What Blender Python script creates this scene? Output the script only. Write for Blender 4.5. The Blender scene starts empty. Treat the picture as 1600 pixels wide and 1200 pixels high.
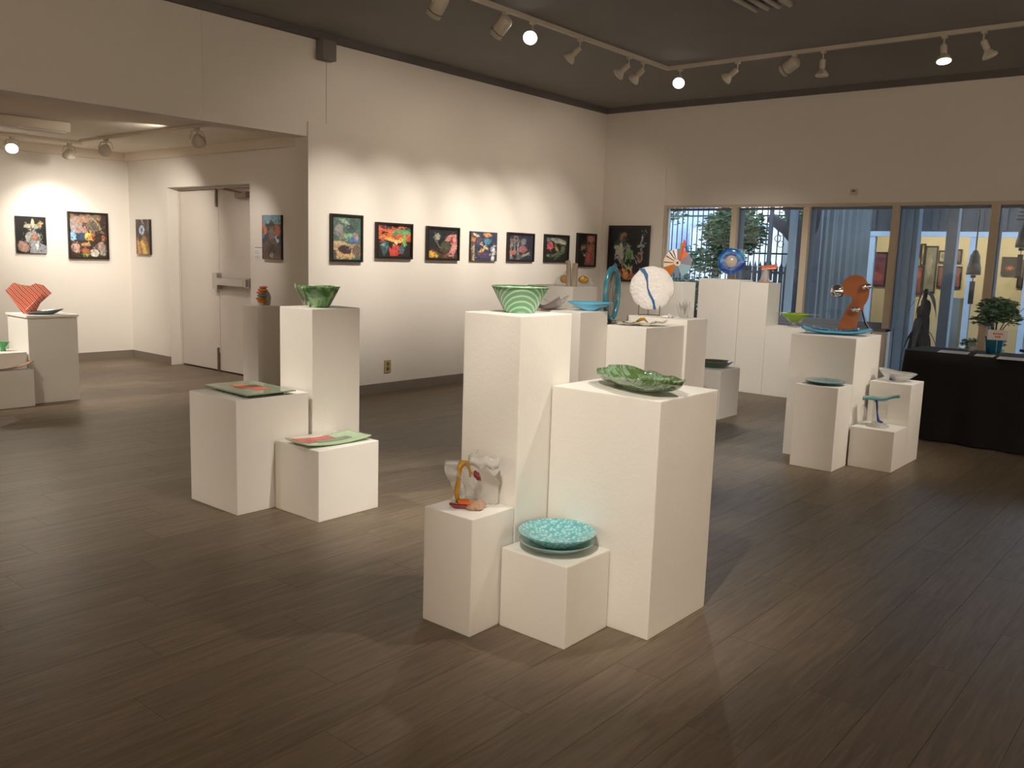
import bpy, bmesh, math, random
import numpy as np
from mathutils import Vector, Matrix, noise as mnoise
random.seed(7)
SC = bpy.context.scene
COL = SC.collection
PI = math.pi

# ------------------------------------------------------------ camera
cam_d = bpy.data.cameras.new('camera')
cam_d.sensor_width = 36.0
cam_d.lens = 1366.32 / 1600 * 36.0
cam_d.clip_start = 0.05
cam = bpy.data.objects.new('camera', cam_d)
COL.objects.link(cam)
yaw, pitch, roll = 0.877845519, 0.145318994, 0.0320033794
fw = Vector((math.sin(yaw) * math.cos(pitch), math.cos(yaw) * math.cos(pitch), -math.sin(pitch)))
r0 = Vector((math.cos(yaw), -math.sin(yaw), 0))
u0 = r0.cross(fw)
rt = r0 * math.cos(roll) + u0 * math.sin(roll)
up = rt.cross(fw)
cam.matrix_world = Matrix(((rt.x, up.x, -fw.x, 0), (rt.y, up.y, -fw.y, 0), (rt.z, up.z, -fw.z, 1.45), (0, 0, 0, 1)))
SC.camera = cam

# ------------------------------------------------------------ world, exposure
SC.view_settings.view_transform = 'Standard'
SC.view_settings.look = 'None'
SC.view_settings.gamma = 1.0
SC.view_settings.use_curve_mapping = False
SC.view_settings.exposure = 0.5
w = bpy.data.worlds.new('world'); SC.world = w
w.use_nodes = True
bg = w.node_tree.nodes['Background']
bg.inputs[0].default_value = (0.72, 0.85, 1.0, 1)
bg.inputs[1].default_value = 2.4
try:
    SC.cycles.sample_clamp_indirect = 4.0
    SC.cycles.max_bounces = 10
    SC.cycles.diffuse_bounces = 6
    SC.cycles.transmission_bounces = 8
    SC.cycles.caustics_reflective = False
    SC.cycles.caustics_refractive = False
except Exception:
    pass

WARM = (1.0, 0.84, 0.66)
KEY = (1.0, 0.91, 0.79)
def spot(pos, tgt, watts, cone=45, blend=0.9, color=KEY, radius=0.035):
    d = bpy.data.lights.new('spot_light', 'SPOT')
    d.energy = watts; d.spot_size = math.radians(cone); d.spot_blend = blend
    d.color = color; d.shadow_soft_size = radius
    o = bpy.data.objects.new('spot_light', d); COL.objects.link(o)
    o.location = pos
    o.rotation_euler = (Vector(tgt) - Vector(pos)).to_track_quat('-Z', 'Y').to_euler()
    return o

# lamps hanging outside the frame, and added fill spots where marked
spot((4.0, 1.15, 3.25), (2.95, 2.0, 0.85), 105, 36, 1.0)      # front group from the right
spot((0.75, 1.05, 3.25), (2.85, 1.80, 0.55), 235, 30, 1.0)     # front group from the left
spot((2.65, 0.65, 3.25), (2.85, 2.45, 0.6), 22, 36, 1.0)      # front group from above the camera side
spot((-0.6, 4.9, 3.25), (1.6, 5.6, 0.0), 190, 66, 1.0)       # added fill for the open floor on the left
spot((5.6, 0.5, 3.25), (6.1, 3.1, 0.0), 60, 44, 1.0)          # added fill for the open floor between the groups
spot((1.6, 4.9, 3.25), (3.14, 4.22, 1.0), 215, 27, 1.0)       # left group from the left
spot((2.9, 1.5, 3.25), (3.10, 3.70, 0.35), 190, 32, 1.0)       # left group from the front
spot((3.0, 2.6, 3.25), (5.3, 3.35, 1.0), 260, 44, 1.0)         # middle group
spot((6.4, 0.1, 3.25), (6.75, 2.15, 0.7), 170, 38, 1.0)         # right group
spot((6.2, 2.6, 3.25), (9.0, 4.3, 1.1), 330, 46, 1.0)          # group by the window
spot((1.7, 8.5, 2.40), (3.1, 8.45, 0.65), 170, 50, 1.0)          # alcove group
spot((1.9, 7.1, 2.40), (3.3, 8.4, 0.95), 55, 50, 1.0)  # added fill lifting the alcove group from the camera side
spot((3.6, 8.6, 2.42), (4.5, 9.2, 0.0), 55, 90, 1.0)           # added fill spot brightening the alcove floor
spot((2.65, 0.65, 3.25), (3.45, 3.55, 0.0), 70, 28, 1.0)
spot((1.6, 1.2, 3.25), (3.45, 3.45, 0.0), 260, 25, 1.0)      # pool of light between the front and left groups
spot((1.0, 8.6, 2.35), (-1.5, 8.8, 1.2), 160, 110, 1.0)
for k in range(5):                                             # added ambient fill, bounced off the two walls behind the camera
    spot((-2.0 + 2.6 * k, -2.2, 3.25), (-2.0 + 2.6 * k, -4.2, 1.9), 450, 85, 1.0, WARM)
for k in range(4):
    spot((-1.4, -3.0 + 2.6 * k, 3.25), (-3.2, -3.0 + 2.6 * k, 1.9), 400, 85, 1.0, WARM)
for x in (5.9, 7.4, 8.9):                                      # added broad spots standing in for track lamp spill on the upper wall
    spot((x, 4.9, 3.05), (x, 6.8, 1.75), 19, 105, 0.7, WARM)

# ------------------------------------------------------------ node helpers
def lin(c):
    return tuple(((v / 12.92) if v <= 0.04045 else ((v + 0.055) / 1.055) ** 2.4) for v in c)
def rgb(r, g, b):
    return lin((r / 255, g / 255, b / 255))
def new_mat(name):
    m = bpy.data.materials.new(name); m.use_nodes = True
    nt = m.node_tree
    return m, nt, nt.nodes['Principled BSDF']
def mat(name, c, rough=0.5, metal=0.0, trans=0.0, var=0.0, vscale=8.0, bump=0.0, bscale=40.0, emit=None, estr=0.0, coat=0.0, alpha=1.0, ior=1.45):
    m, nt, b = new_mat(name)
    c4 = (*c, 1)
    b.inputs['Roughness'].default_value = rough
    b.inputs['Metallic'].default_value = metal
    b.inputs['Transmission Weight'].default_value = trans
    b.inputs['IOR'].default_value = ior
    b.inputs['Coat Weight'].default_value = coat
    b.inputs['Alpha'].default_value = alpha
    tc = nt.nodes.new('ShaderNodeTexCoord')
    if var > 0:
        n = nt.nodes.new('ShaderNodeTexNoise'); n.inputs['Scale'].default_value = vscale; n.inputs['Detail'].default_value = 5
        nt.links.new(tc.outputs['Object'], n.inputs['Vector'])
        mr = nt.nodes.new('ShaderNodeMapRange')
        mr.inputs['To Min'].default_value = 1 - var; mr.inputs['To Max'].default_value = 1 + var
        nt.links.new(n.outputs['Fac'], mr.inputs['Value'])
        mx = nt.nodes.new('ShaderNodeVectorMath'); mx.operation = 'SCALE'
        mx.inputs[0].default_value = c
        nt.links.new(mr.outputs[0], mx.inputs['Scale'])
        nt.links.new(mx.outputs[0], b.inputs['Base Color'])
    else:
        b.inputs['Base Color'].default_value = c4
    if bump > 0:
        n = nt.nodes.new('ShaderNodeTexNoise'); n.inputs['Scale'].default_value = bscale; n.inputs['Detail'].default_value = 4
        nt.links.new(tc.outputs['Object'], n.inputs['Vector'])
        bp = nt.nodes.new('ShaderNodeBump'); bp.inputs['Strength'].default_value = bump; bp.inputs['Distance'].default_value = 0.01
        nt.links.new(n.outputs['Fac'], bp.inputs['Height']); nt.links.new(bp.outputs[0], b.inputs['Normal'])
    if emit:
        b.inputs['Emission Color'].default_value = (*emit, 1); b.inputs['Emission Strength'].default_value = estr
    return m
def ramp_mat(name, stops, kind='noise', scale=10.0, dist=2.0, rot=(0, 0, 0), rough=0.15, trans=0.0, detail=4, coat=0.5, stretch=(1, 1, 1), const=False):
    """pattern of colours: kind = noise, wave, voronoi; stops = [(pos, colour)]"""
    m, nt, b = new_mat(name)
    tc = nt.nodes.new('ShaderNodeTexCoord'); mp = nt.nodes.new('ShaderNodeMapping')
    mp.inputs['Rotation'].default_value = rot; mp.inputs['Scale'].default_value = stretch
    nt.links.new(tc.outputs['Object'], mp.inputs[0])
    if kind == 'wave':
        t = nt.nodes.new('ShaderNodeTexWave'); t.inputs['Distortion'].default_value = dist; t.inputs['Detail'].default_value = detail
        t.inputs['Detail Scale'].default_value = 1.5
        o = t.outputs['Fac']
    elif kind == 'voronoi':
        t = nt.nodes.new('ShaderNodeTexVoronoi'); o = t.outputs['Distance']
    else:
        t = nt.nodes.new('ShaderNodeTexNoise'); t.inputs['Detail'].default_value = detail; t.inputs['Distortion'].default_value = dist
        o = t.outputs['Fac']
    t.inputs['Scale'].default_value = scale
    nt.links.new(mp.outputs[0], t.inputs['Vector'])
    cr = nt.nodes.new('ShaderNodeValToRGB')
    if const: cr.color_ramp.interpolation = 'CONSTANT'
    while len(cr.color_ramp.elements) > 1: cr.color_ramp.elements.remove(cr.color_ramp.elements[0])
    cr.color_ramp.elements[0].position = stops[0][0]; cr.color_ramp.elements[0].color = (*stops[0][1], 1)
    for p, c in stops[1:]:
        e = cr.color_ramp.elements.new(p); e.color = (*c, 1)
    nt.links.new(o, cr.inputs[0]); nt.links.new(cr.outputs[0], b.inputs['Base Color'])
    b.inputs['Roughness'].default_value = rough; b.inputs['Transmission Weight'].default_value = trans
    b.inputs['Coat Weight'].default_value = coat
    return m
def attr_mat(name, rough=0.45, estr=0.0):
    m, nt, b = new_mat(name)
    a = nt.nodes.new('ShaderNodeAttribute'); a.attribute_name = 'paint'
    nt.links.new(a.outputs['Color'], b.inputs['Base Color'])
    b.inputs['Roughness'].default_value = rough
    return m

M = {}
M['wall'] = mat('wall_paint', (0.74, 0.70, 0.65), 0.75, var=0.02, vscale=3, bump=0.08, bscale=90)
M['door'] = mat('door_paint', (0.62, 0.57, 0.52), 0.5, var=0.02, vscale=3)
M['ceiling'] = mat('ceiling_paint', (0.25, 0.235, 0.225), 0.9, var=0.08, vscale=2)
M['dark_trim'] = mat('dark_trim_paint', (0.13, 0.12, 0.115), 0.8)
M['alc_ceiling'] = mat('alcove_ceiling_paint', (0.72, 0.64, 0.54), 0.85, var=0.03, vscale=3)
M['base'] = mat('baseboard_vinyl', (0.16, 0.13, 0.105), 0.6)
M['baseboard'] = mat('taupe_baseboard', (0.21, 0.175, 0.145), 0.6)
M['pedestal'] = mat('pedestal_paint', (0.80, 0.775, 0.73), 0.55, var=0.025, vscale=5, bump=0.08, bscale=60)
M['frame'] = mat('black_frame', (0.018, 0.015, 0.013), 0.35)
M['canvas'] = attr_mat('painted_canvas')
M['track'] = mat('lamp_white_enamel', (0.55, 0.50, 0.43), 0.4)
M['lens'] = mat('lamp_lens_lit', (1, 0.95, 0.85), 0.3, emit=(1.0, 0.93, 0.80), estr=9.0)
M['lens_off'] = mat('lamp_lens_plain', (0.6, 0.56, 0.5), 0.3)
M['dark_metal'] = mat('dark_metal', (0.035, 0.035, 0.04), 0.4, metal=0.6)
M['brass'] = mat('aged_bronze', (0.22, 0.17, 0.12), 0.4, metal=0.7)
M['steel'] = mat('brushed_steel', (0.45, 0.43, 0.40), 0.35, metal=0.9)
M['silver'] = mat('mirror_silver', (0.85, 0.85, 0.86), 0.06, metal=1.0)
M['mullion'] = mat('cream_window_frame', (0.56, 0.47, 0.36), 0.55, var=0.04, vscale=6)
M['outer_frame'] = mat('grey_blue_frame', (0.17, 0.195, 0.24), 0.6)
M['blue_post'] = mat('pale_blue_post', (0.40, 0.49, 0.60), 0.65, var=0.10, vscale=7)
M['cloth'] = mat('black_cloth', (0.006, 0.006, 0.007), 0.85)
M['paper'] = mat('white_paper', (0.75, 0.74, 0.75), 0.7)
M['iron'] = mat('black_iron', (0.015, 0.018, 0.025), 0.5)
M['bark'] = mat('dark_bark', (0.045, 0.04, 0.045), 0.9, var=0.3, vscale=14, bump=0.5, bscale=30)
M['leaf'] = mat('green_leaf', (0.05, 0.095, 0.04), 0.5, var=0.45, vscale=3)
M['leaf_dark'] = mat('dark_green_leaf', (0.03, 0.065, 0.035), 0.5, var=0.5, vscale=3)
M['leaf_house'] = mat('ficus_leaf', (0.10, 0.19, 0.12), 0.35, var=0.5, vscale=14)
M['dry_leaf'] = mat('dried_leaf', (0.075, 0.06, 0.055), 0.8, var=0.4, vscale=8)
M['concrete'] = mat('courtyard_concrete', (0.22, 0.24, 0.24), 0.9, var=0.1, vscale=2)
M['corr'] = mat('weathered_corrugated', (0.125, 0.145, 0.158), 0.6, var=0.5, vscale=1.4)
M['fascia'] = mat('dark_corrugated_fascia', (0.045, 0.05, 0.058), 0.7, var=0.25, vscale=3)
M['cream_wall'] = mat('cream_gallery_wall', (0.66, 0.55, 0.38), 0.8)
M['white_wall'] = mat('white_building_wall', (0.85, 0.88, 0.92), 0.8)
M['blue_wall'] = mat('pale_blue_siding', (0.50, 0.62, 0.85), 0.8)
M['bell'] = mat('bell_patina', (0.055, 0.05, 0.045), 0.6, metal=0.3, var=0.3, vscale=10)
M['yellow_plate'] = mat('ivory_outlet', (0.42, 0.34, 0.17), 0.4)
M['wood_post'] = ramp_mat('grey_driftwood', [(0.2, (0.26, 0.20, 0.15)), (0.8, (0.50, 0.42, 0.33))], 'noise', 12, 1.0, rough=0.6, coat=0, stretch=(1, 1, 0.15))
M['clear'] = mat('clear_glass', (0.93, 0.95, 0.93), 0.08, trans=0.85, bump=0.5, bscale=30, ior=1.4)
M['frost'] = mat('frosted_glass', (0.86, 0.86, 0.83), 0.35, trans=0.45, bump=0.3, bscale=30)

def thin_glass(name, c, clear, gloss=0.14, rough=0.06):
    """thin art glass: part of the light passes straight, part is scattered by the tinted, rippled surface"""
    m = bpy.data.materials.new(name); m.use_nodes = True
    nt = m.node_tree; nt.nodes.clear(); N = nt.nodes.new; L = nt.links.new
    out = N('ShaderNodeOutputMaterial'); tr = N('ShaderNodeBsdfTransparent'); tr.inputs[0].default_value = (*[v ** .25 for v in c], 1)
    df = N('ShaderNodeBsdfDiffuse'); df.inputs[0].default_value = (*c, 1)
    tl = N('ShaderNodeBsdfTranslucent'); tl.inputs[0].default_value = (*c, 1)
    gl = N('ShaderNodeBsdfGlossy'); gl.inputs['Roughness'].default_value = rough
    m0 = N('ShaderNodeMixShader'); m0.inputs[0].default_value = .5; L(df.outputs[0], m0.inputs[1]); L(tl.outputs[0], m0.inputs[2])
    m1 = N('ShaderNodeMixShader'); m1.inputs[0].default_value = clear; L(m0.outputs[0], m1.inputs[1]); L(tr.outputs[0], m1.inputs[2])
    m2 = N('ShaderNodeMixShader'); L(m1.outputs[0], m2.inputs[1]); L(gl.outputs[0], m2.inputs[2])
    lw = N('ShaderNodeLayerWeight'); lw.inputs[0].default_value = .35
    ad = N('ShaderNodeMath'); ad.operation = 'MULTIPLY_ADD'; L(lw.outputs['Facing'], ad.inputs[0]); ad.inputs[1].default_value = .45; ad.inputs[2].default_value = gloss * .4
    L(ad.outputs[0], m2.inputs[0]); L(m2.outputs[0], out.inputs[0])
    tc = N('ShaderNodeTexCoord'); n = N('ShaderNodeTexNoise'); n.inputs['Scale'].default_value = 28; L(tc.outputs['Object'], n.inputs['Vector'])
    bp = N('ShaderNodeBump'); bp.inputs['Strength'].default_value = .6; bp.inputs['Distance'].default_value = .01; L(n.outputs['Fac'], bp.inputs['Height'])
    L(bp.outputs[0], gl.inputs['Normal']); L(bp.outputs[0], df.inputs['Normal'])
    return m
M['clear'] = thin_glass('clear_glass', (.93, .94, .92), .82)
M['frost'] = thin_glass('frosted_glass', (.90, .89, .86), .35)
def pane_mat():
    m = bpy.data.materials.new('window_glass'); m.use_nodes = True
    nt = m.node_tree; nt.nodes.clear()
    out = nt.nodes.new('ShaderNodeOutputMaterial'); mix = nt.nodes.new('ShaderNodeMixShader')
    tr = nt.nodes.new('ShaderNodeBsdfTransparent'); tr.inputs[0].default_value = (0.93, 0.96, 0.97, 1)
    gl = nt.nodes.new('ShaderNodeBsdfGlossy'); gl.inputs['Roughness'].default_value = 0.02
    lw = nt.nodes.new('ShaderNodeFresnel'); lw.inputs[0].default_value = 1.45
    nt.links.new(lw.outputs[0], mix.inputs[0]); nt.links.new(tr.outputs[0], mix.inputs[1]); nt.links.new(gl.outputs[0], mix.inputs[2])
    nt.links.new(mix.outputs[0], out.inputs[0])
    return m
M['pane'] = pane_mat()

PW, PL = 0.20, 1.22
def plank_mat():
    m, nt, b = new_mat('grey_oak_plank')
    N = nt.nodes.new; L = nt.links.new
    g = N('ShaderNodeNewGeometry'); sp = N('ShaderNodeSeparateXYZ'); L(g.outputs['Position'], sp.inputs[0])
    def mth(op, a, b2=None):
        n = N('ShaderNodeMath'); n.operation = op
        for i, v in enumerate((a, b2)):
            if v is None: continue
            if isinstance(v, (int, float)): n.inputs[i].default_value = v
            else: L(v, n.inputs[i])
        return n.outputs[0]
    row = mth('FLOOR', mth('DIVIDE', sp.outputs[1], PW))
    off = mth('MULTIPLY', row, 0.413)
    colm = mth('FLOOR', mth('ADD', mth('DIVIDE', sp.outputs[0], PL), off))
    cb = N('ShaderNodeCombineXYZ'); L(row, cb.inputs[0]); L(colm, cb.inputs[1])
    wn = N('ShaderNodeTexWhiteNoise'); wn.noise_dimensions = '2D'; L(cb.outputs[0], wn.inputs['Vector'])
    add = N('ShaderNodeVectorMath'); add.operation = 'MULTIPLY_ADD'
    L(wn.outputs['Color'], add.inputs[0]); add.inputs[1].default_value = (30, 30, 30); L(g.outputs['Position'], add.inputs[2])
    mp = N('ShaderNodeMapping'); mp.inputs['Scale'].default_value = (1.3, 16, 1); L(add.outputs[0], mp.inputs[0])
    n1 = N('ShaderNodeTexNoise'); n1.inputs['Scale'].default_value = 2.2; n1.inputs['Detail'].default_value = 7; n1.inputs['Distortion'].default_value = 1.2
    L(mp.outputs[0], n1.inputs['Vector'])
    cr = N('ShaderNodeValToRGB'); e = cr.color_ramp.elements
    e[0].position = 0.28; e[0].color = (0.116, 0.085, 0.055, 1)
    e[1].position = 0.74; e[1].color = (0.200, 0.152, 0.103, 1)
    L(n1.outputs['Fac'], cr.inputs[0])
    mr = N('ShaderNodeMapRange'); mr.inputs['To Min'].default_value = 0.90; mr.inputs['To Max'].default_value = 1.09
    L(wn.outputs['Value'], mr.inputs['Value'])
    sc = N('ShaderNodeVectorMath'); sc.operation = 'SCALE'; L(cr.outputs[0], sc.inputs[0]); L(mr.outputs[0], sc.inputs['Scale'])
    L(sc.outputs[0], b.inputs['Base Color'])
    b.inputs['Roughness'].default_value = 0.42
    b.inputs['Specular IOR Level'].default_value = 0.42
    bp = N('ShaderNodeBump'); bp.inputs['Strength'].default_value = 0.12; bp.inputs['Distance'].default_value = 0.004
    L(n1.outputs['Fac'], bp.inputs['Height']); L(bp.outputs[0], b.inputs['Normal'])
    return m
M['plank'] = plank_mat()

# ------------------------------------------------------------ mesh helpers
def box(bm, x0, y0, z0, x1, y1, z1, mi=0):
    vs = [bm.verts.new(p) for p in ((x0, y0, z0), (x1, y0, z0), (x1, y1, z0), (x0, y1, z0), (x0, y0, z1), (x1, y0, z1), (x1, y1, z1), (x0, y1, z1))]
    for f in ((0, 3, 2, 1), (4, 5, 6, 7), (0, 1, 5, 4), (1, 2, 6, 5), (2, 3, 7, 6), (3, 0, 4, 7)):
        fc = bm.faces.new([vs[i] for i in f]); fc.material_index = mi
def frame_from(d):
    d = Vector(d).normalized()
    a = Vector((0, 0, 1)) if abs(d.z) < 0.9 else Vector((1, 0, 0))
    x = d.cross(a).normalized(); y = d.cross(x).normalized()
    return x, y, d
def tube(bm, pts, rad, seg=8, cap=True):
    pts = [Vector(p) for p in pts]
    if not hasattr(rad, '__len__'): rad = [rad] * len(pts)
    rings = []
    x, y, _ = frame_from(pts[1] - pts[0])
    for i, p in enumerate(pts):
        if i == 0: d = pts[1] - pts[0]
        elif i == len(pts) - 1: d = pts[-1] - pts[-2]
        else: d = pts[i + 1] - pts[i - 1]
        d.normalize()
        x = (x - d * x.dot(d)).normalized(); y = d.cross(x)
        rings.append([bm.verts.new(p + (x * math.cos(2 * PI * k / seg) + y * math.sin(2 * PI * k / seg)) * rad[i]) for k in range(seg)])
    for a, b in zip(rings, rings[1:]):
        for k in range(seg):
            bm.faces.new((a[k], a[(k + 1) % seg], b[(k + 1) % seg], b[k]))
    if cap:
        bm.faces.new(rings[0][::-1]); bm.faces.new(rings[-1])
def lathe(bm, prof, seg=40, org=(0, 0, 0), axis=(0, 0, 1), wob=None, sx=1.0, sy=1.0):
    """prof = [(r, z)] ; wob(k_angle, r, z) -> (r, z)"""
    x, y, d = frame_from(axis) if tuple(axis) != (0, 0, 1) else (Vector((1, 0, 0)), Vector((0, 1, 0)), Vector((0, 0, 1)))
    org = Vector(org); rings = []
    for r, z in prof:
        if r < 1e-6:
            rings.append([bm.verts.new(org + d * z)]); continue
        ring = []
        for k in range(seg):
            a = 2 * PI * k / seg
            rr, zz = (r, z) if wob is None else wob(a, r, z)
            ring.append(bm.verts.new(org + x * (math.cos(a) * rr * sx) + y * (math.sin(a) * rr * sy) + d * zz))
        rings.append(ring)
    for a, b in zip(rings, rings[1:]):
        if len(a) == 1 and len(b) == 1: continue
        for k in range(seg):
            k2 = (k + 1) % seg
            if len(a) == 1: bm.faces.new((a[0], b[k2], b[k]))
            elif len(b) == 1: bm.faces.new((a[k], a[k2], b[0]))
            else: bm.faces.new((a[k], a[k2], b[k2], b[k]))
def prism(bm, pts, y0, y1):
    """outline pts (x,z) extruded along y"""
    a = [bm.verts.new((x, y0, z)) for x, z in pts]; b = [bm.verts.new((x, y1, z)) for x, z in pts]
    n = len(pts)
    bm.faces.new(a); bm.faces.new(b[::-1])
    for k in range(n): bm.faces.new((a[k], b[k], b[(k + 1) % n], a[(k + 1) % n]))
def sheet(bm, fn, nu, nv, th):
    """thick sheet: fn(u,v)->(x,y,z), u,v in 0..1"""
    top = [[bm.verts.new(fn(i / nu, j / nv)) for j in range(nv + 1)] for i in range(nu + 1)]
    bot = [[bm.verts.new(Vector(fn(i / nu, j / nv)) - Vector(th)) for j in range(nv + 1)] for i in range(nu + 1)]
    for i in range(nu):
        for j in range(nv):
            bm.faces.new((top[i][j], top[i + 1][j], top[i + 1][j + 1], top[i][j + 1]))
            bm.faces.new((bot[i][j], bot[i][j + 1], bot[i + 1][j + 1], bot[i + 1][j]))
    edge = [(i, 0) for i in range(nu)] + [(nu, j) for j in range(nv)] + [(i, nv) for i in range(nu, 0, -1)] + [(0, j) for j in range(nv, 0, -1)]
    for k in range(len(edge)):
        a, b = edge[k], edge[(k + 1) % len(edge)]
        bm.faces.new((top[a[0]][a[1]], bot[a[0]][a[1]], bot[b[0]][b[1]], top[b[0]][b[1]]))
def B(): return bmesh.new()
def obj(name, bm, m, parent=None, smooth=False, bevel=0.0, bseg=2):
    if bevel > 0:
        bmesh.ops.bevel(bm, geom=list(bm.edges), offset=bevel, segments=bseg, affect='EDGES', profile=0.6)
    bmesh.ops.recalc_face_normals(bm, faces=list(bm.faces))
    me = bpy.data.meshes.new(name); bm.to_mesh(me); bm.free()
    for mm in (m if isinstance(m, (list, tuple)) else [m]): me.materials.append(mm)
    if smooth:
        for p in me.polygons: p.use_smooth = True
    o = bpy.data.objects.new(name, me); COL.objects.link(o)
    if parent: o.parent = parent
    return o
def tag(o, label=None, cat=None, group=None, kind=None):
    if label: o['label'] = label
    if cat: o['category'] = cat
    if group: o['group'] = group
    if kind: o['kind'] = kind
    return o
def thing(name, label, cat, loc=(0, 0, 0), rotz=0.0, group=None):
    o = bpy.data.objects.new(name, None); COL.objects.link(o)
    o.empty_display_size = 0.1
    o.location = loc; o.rotation_euler = (0, 0, rotz)
    return tag(o, label, cat, group)
def face_cam(x, y): return -math.atan2(x, y)
def sbox(name, m, *b, parent=None):
    bm = B(); box(bm, *b); o = obj(name, bm, m, parent)
    if parent is None: o['kind'] = 'structure'
    return o

# ------------------------------------------------------------ the setting
XB, YA, XD, YB = 9.985, 6.804, 5.495, 10.93      # window wall, painting wall, door wall, alcove back wall
ZT = 3.42
X0, Y0 = -3.2, -4.2
fl = sbox('floor', M['base'], X0, Y0, -0.10, XB + 0.12, YB + 0.1, -0.006)
# planks: the ones that show largest are objects of their own, the rest are one part
def plank_cells():
    cells = []
    for r in range(int(math.floor(Y0 / PW)), int(math.ceil(YB / PW))):
        ya, yb = r * PW, (r + 1) * PW
        if yb <= Y0 or ya >= YB: continue
        off = r * 0.413
        c0 = math.floor(X0 / PL + off); c1 = math.floor(XB / PL + off)
        for c in range(int(c0), int(c1) + 1):
            xa, xb = (c - off) * PL, (c + 1 - off) * PL
            lim = XB - 0.01 if (ya + yb) / 2 < YA else XD + 0.14
            xa, xb = max(xa, X0), min(xb, lim)
            if xb - xa < 0.03: continue
            cells.append((xa, max(ya, Y0), xb, min(yb, YB)))
    return cells
def seen(c):
    best = 0
    for fx in (0, 0.5, 1):
        p = Vector((c[0] + (c[2] - c[0]) * fx, (c[1] + c[3]) / 2, -1.45))
        dz = p.dot(fw)
        if dz < 0.3: continue
        sx, sy = p.dot(rt) / dz, p.dot(up) / dz
        if abs(sx) < 0.62 and -0.48 < sy < 0.45: best = max(best, (c[2] - c[0]) * (c[3] - c[1]) / dz ** 3)
    return best
cells = sorted(plank_cells(), key=seen, reverse=True)
unit = {}
far = B()
for i, c in enumerate(cells):
    xa, ya, xb, yb = c; g = 0.0007
    L, W_ = xb - xa - 2 * g, yb - ya - 2 * g
    if i < 290 and seen(c) > 0:
        key = (round(L, 3), round(W_, 3))
        if key not in unit:
            bm = B(); box(bm, 0, 0, -0.0055, L, W_, 0.0)
            me = bpy.data.meshes.new('plank'); bm.to_mesh(me); bm.free(); me.materials.append(M['plank']); unit[key] = me
        o = bpy.data.objects.new('plank', unit[key]); COL.objects.link(o)
        o.parent = fl; o.location = (xa + g, ya + g, 0)
    else:
        box(far, xa + g, ya + g, -0.0055, xb - g, yb - g, 0.0)
far = obj('planking', far, M['plank'], fl); far['kind'] = 'stuff'

# painting wall with the header over the alcove
bm = B()
box(bm, 5.127, YA, 0, XB + 0.15, YA + 0.18, ZT)
box(bm, X0, YA, 2.478, 5.127, YA + 0.18, ZT)
wb = obj('wall_back', bm, M['wall']); wb['kind'] = 'structure'
sbox('trim_1', M['wall'], 5.127, YA - 0.016, 0.10, XB, YA, 2.612)          # proud display panel
sbox('trim_2', M['wall'], X0, YA - 0.014, 2.478, 5.10, YA, 2.535)          # board along the header's lower edge
sbox('trim_3', M['wall'], 4.075, YA - 0.006, 2.54, 4.081, YA, 3.35)        # joint strip of the header boards
sbox('baseboard_back', M['baseboard'], 5.127, YA - 0.026, 0, XB, YA - 0.0, 0.098)
# alcove
bm = B()
box(bm, XD, YA + 0.18, 0, XD + 0.30, 8.287, 2.60); box(bm, XD, 9.99, 0, XD + 0.30, YB + 0.15, 2.60); box(bm, XD, 8.287, 2.125, XD + 0.30, 9.99, 2.60)
wa = obj('wall_alcove_side', bm, M['wall']); wa['kind'] = 'structure'
sbox('wall_alcove_back', M['wall'], X0, YB, 0, XD, YB + 0.15, 2.60)
sbox('ceiling_alcove', M['alc_ceiling'], X0, YA + 0.18, 2.56, XD, YB, 2.66)
sbox('trim_4', M['alc_ceiling'], X0, YB - 0.07, 2.462, XD, YB, 2.56)
sbox('trim_5', M['alc_ceiling'], XD - 0.07, YA + 0.18, 2.462, XD, YB - 0.07, 2.56)
sbox('baseboard_alcove_back', M['baseboard'], X0, YB - 0.012, 0, XD, YB, 0.10)
sbox('baseboard_alcove_side', M['baseboard'], XD - 0.012, 9.99, 0, XD, YB - 0.012, 0.10)
sbox('wall_alcove_left', M['wall'], X0 - 0.15, YA, 0, X0, YB, 2.60)
# window wall
bm = B()
box(bm, XB, 5.835, 0, XB + 0.15, YA, ZT)
box(bm, XB, Y0, 2.15, XB + 0.15, 5.835, ZT)
box(bm, XB, 2.985, 0, XB + 0.15, 5.835, 0.775)
box(bm, XB, Y0, 0, XB + 0.15, -1.9, 2.15)
wr = obj('wall_right', bm, M['wall']); wr['kind'] = 'structure'
sbox('trim_6', M['wall'], XB - 0.016, 5.842, 0.10, XB, YA - 0.016, 2.612)
sbox('trim_7', M['mullion'], XB - 0.02, -1.9, 2.115, XB, 5.835, 2.15)
sbox('trim_8', M['outer_frame'], XB - 0.02, 2.985, 0.755, XB + 0.22, 5.835, 0.79)
# unseen sides
sbox('wall_front', M['wall'], X0, Y0 - 0.15, 0, XB + 0.15, Y0, ZT)
sbox('wall_left', M['wall'], X0 - 0.15, Y0 - 0.15, 0, X0, YA, ZT)
sbox('ceiling', M['ceiling'], X0 - 0.15, Y0 - 0.15, ZT, XB + 0.15, YA + 0.18, ZT + 0.12)
sbox('trim_9', M['dark_trim'], X0, YA - 0.045, 3.352, XB, YA, ZT)
sbox('trim_10', M['dark_trim'], XB - 0.045, Y0, 3.352, XB, YA - 0.045, ZT)

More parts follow.
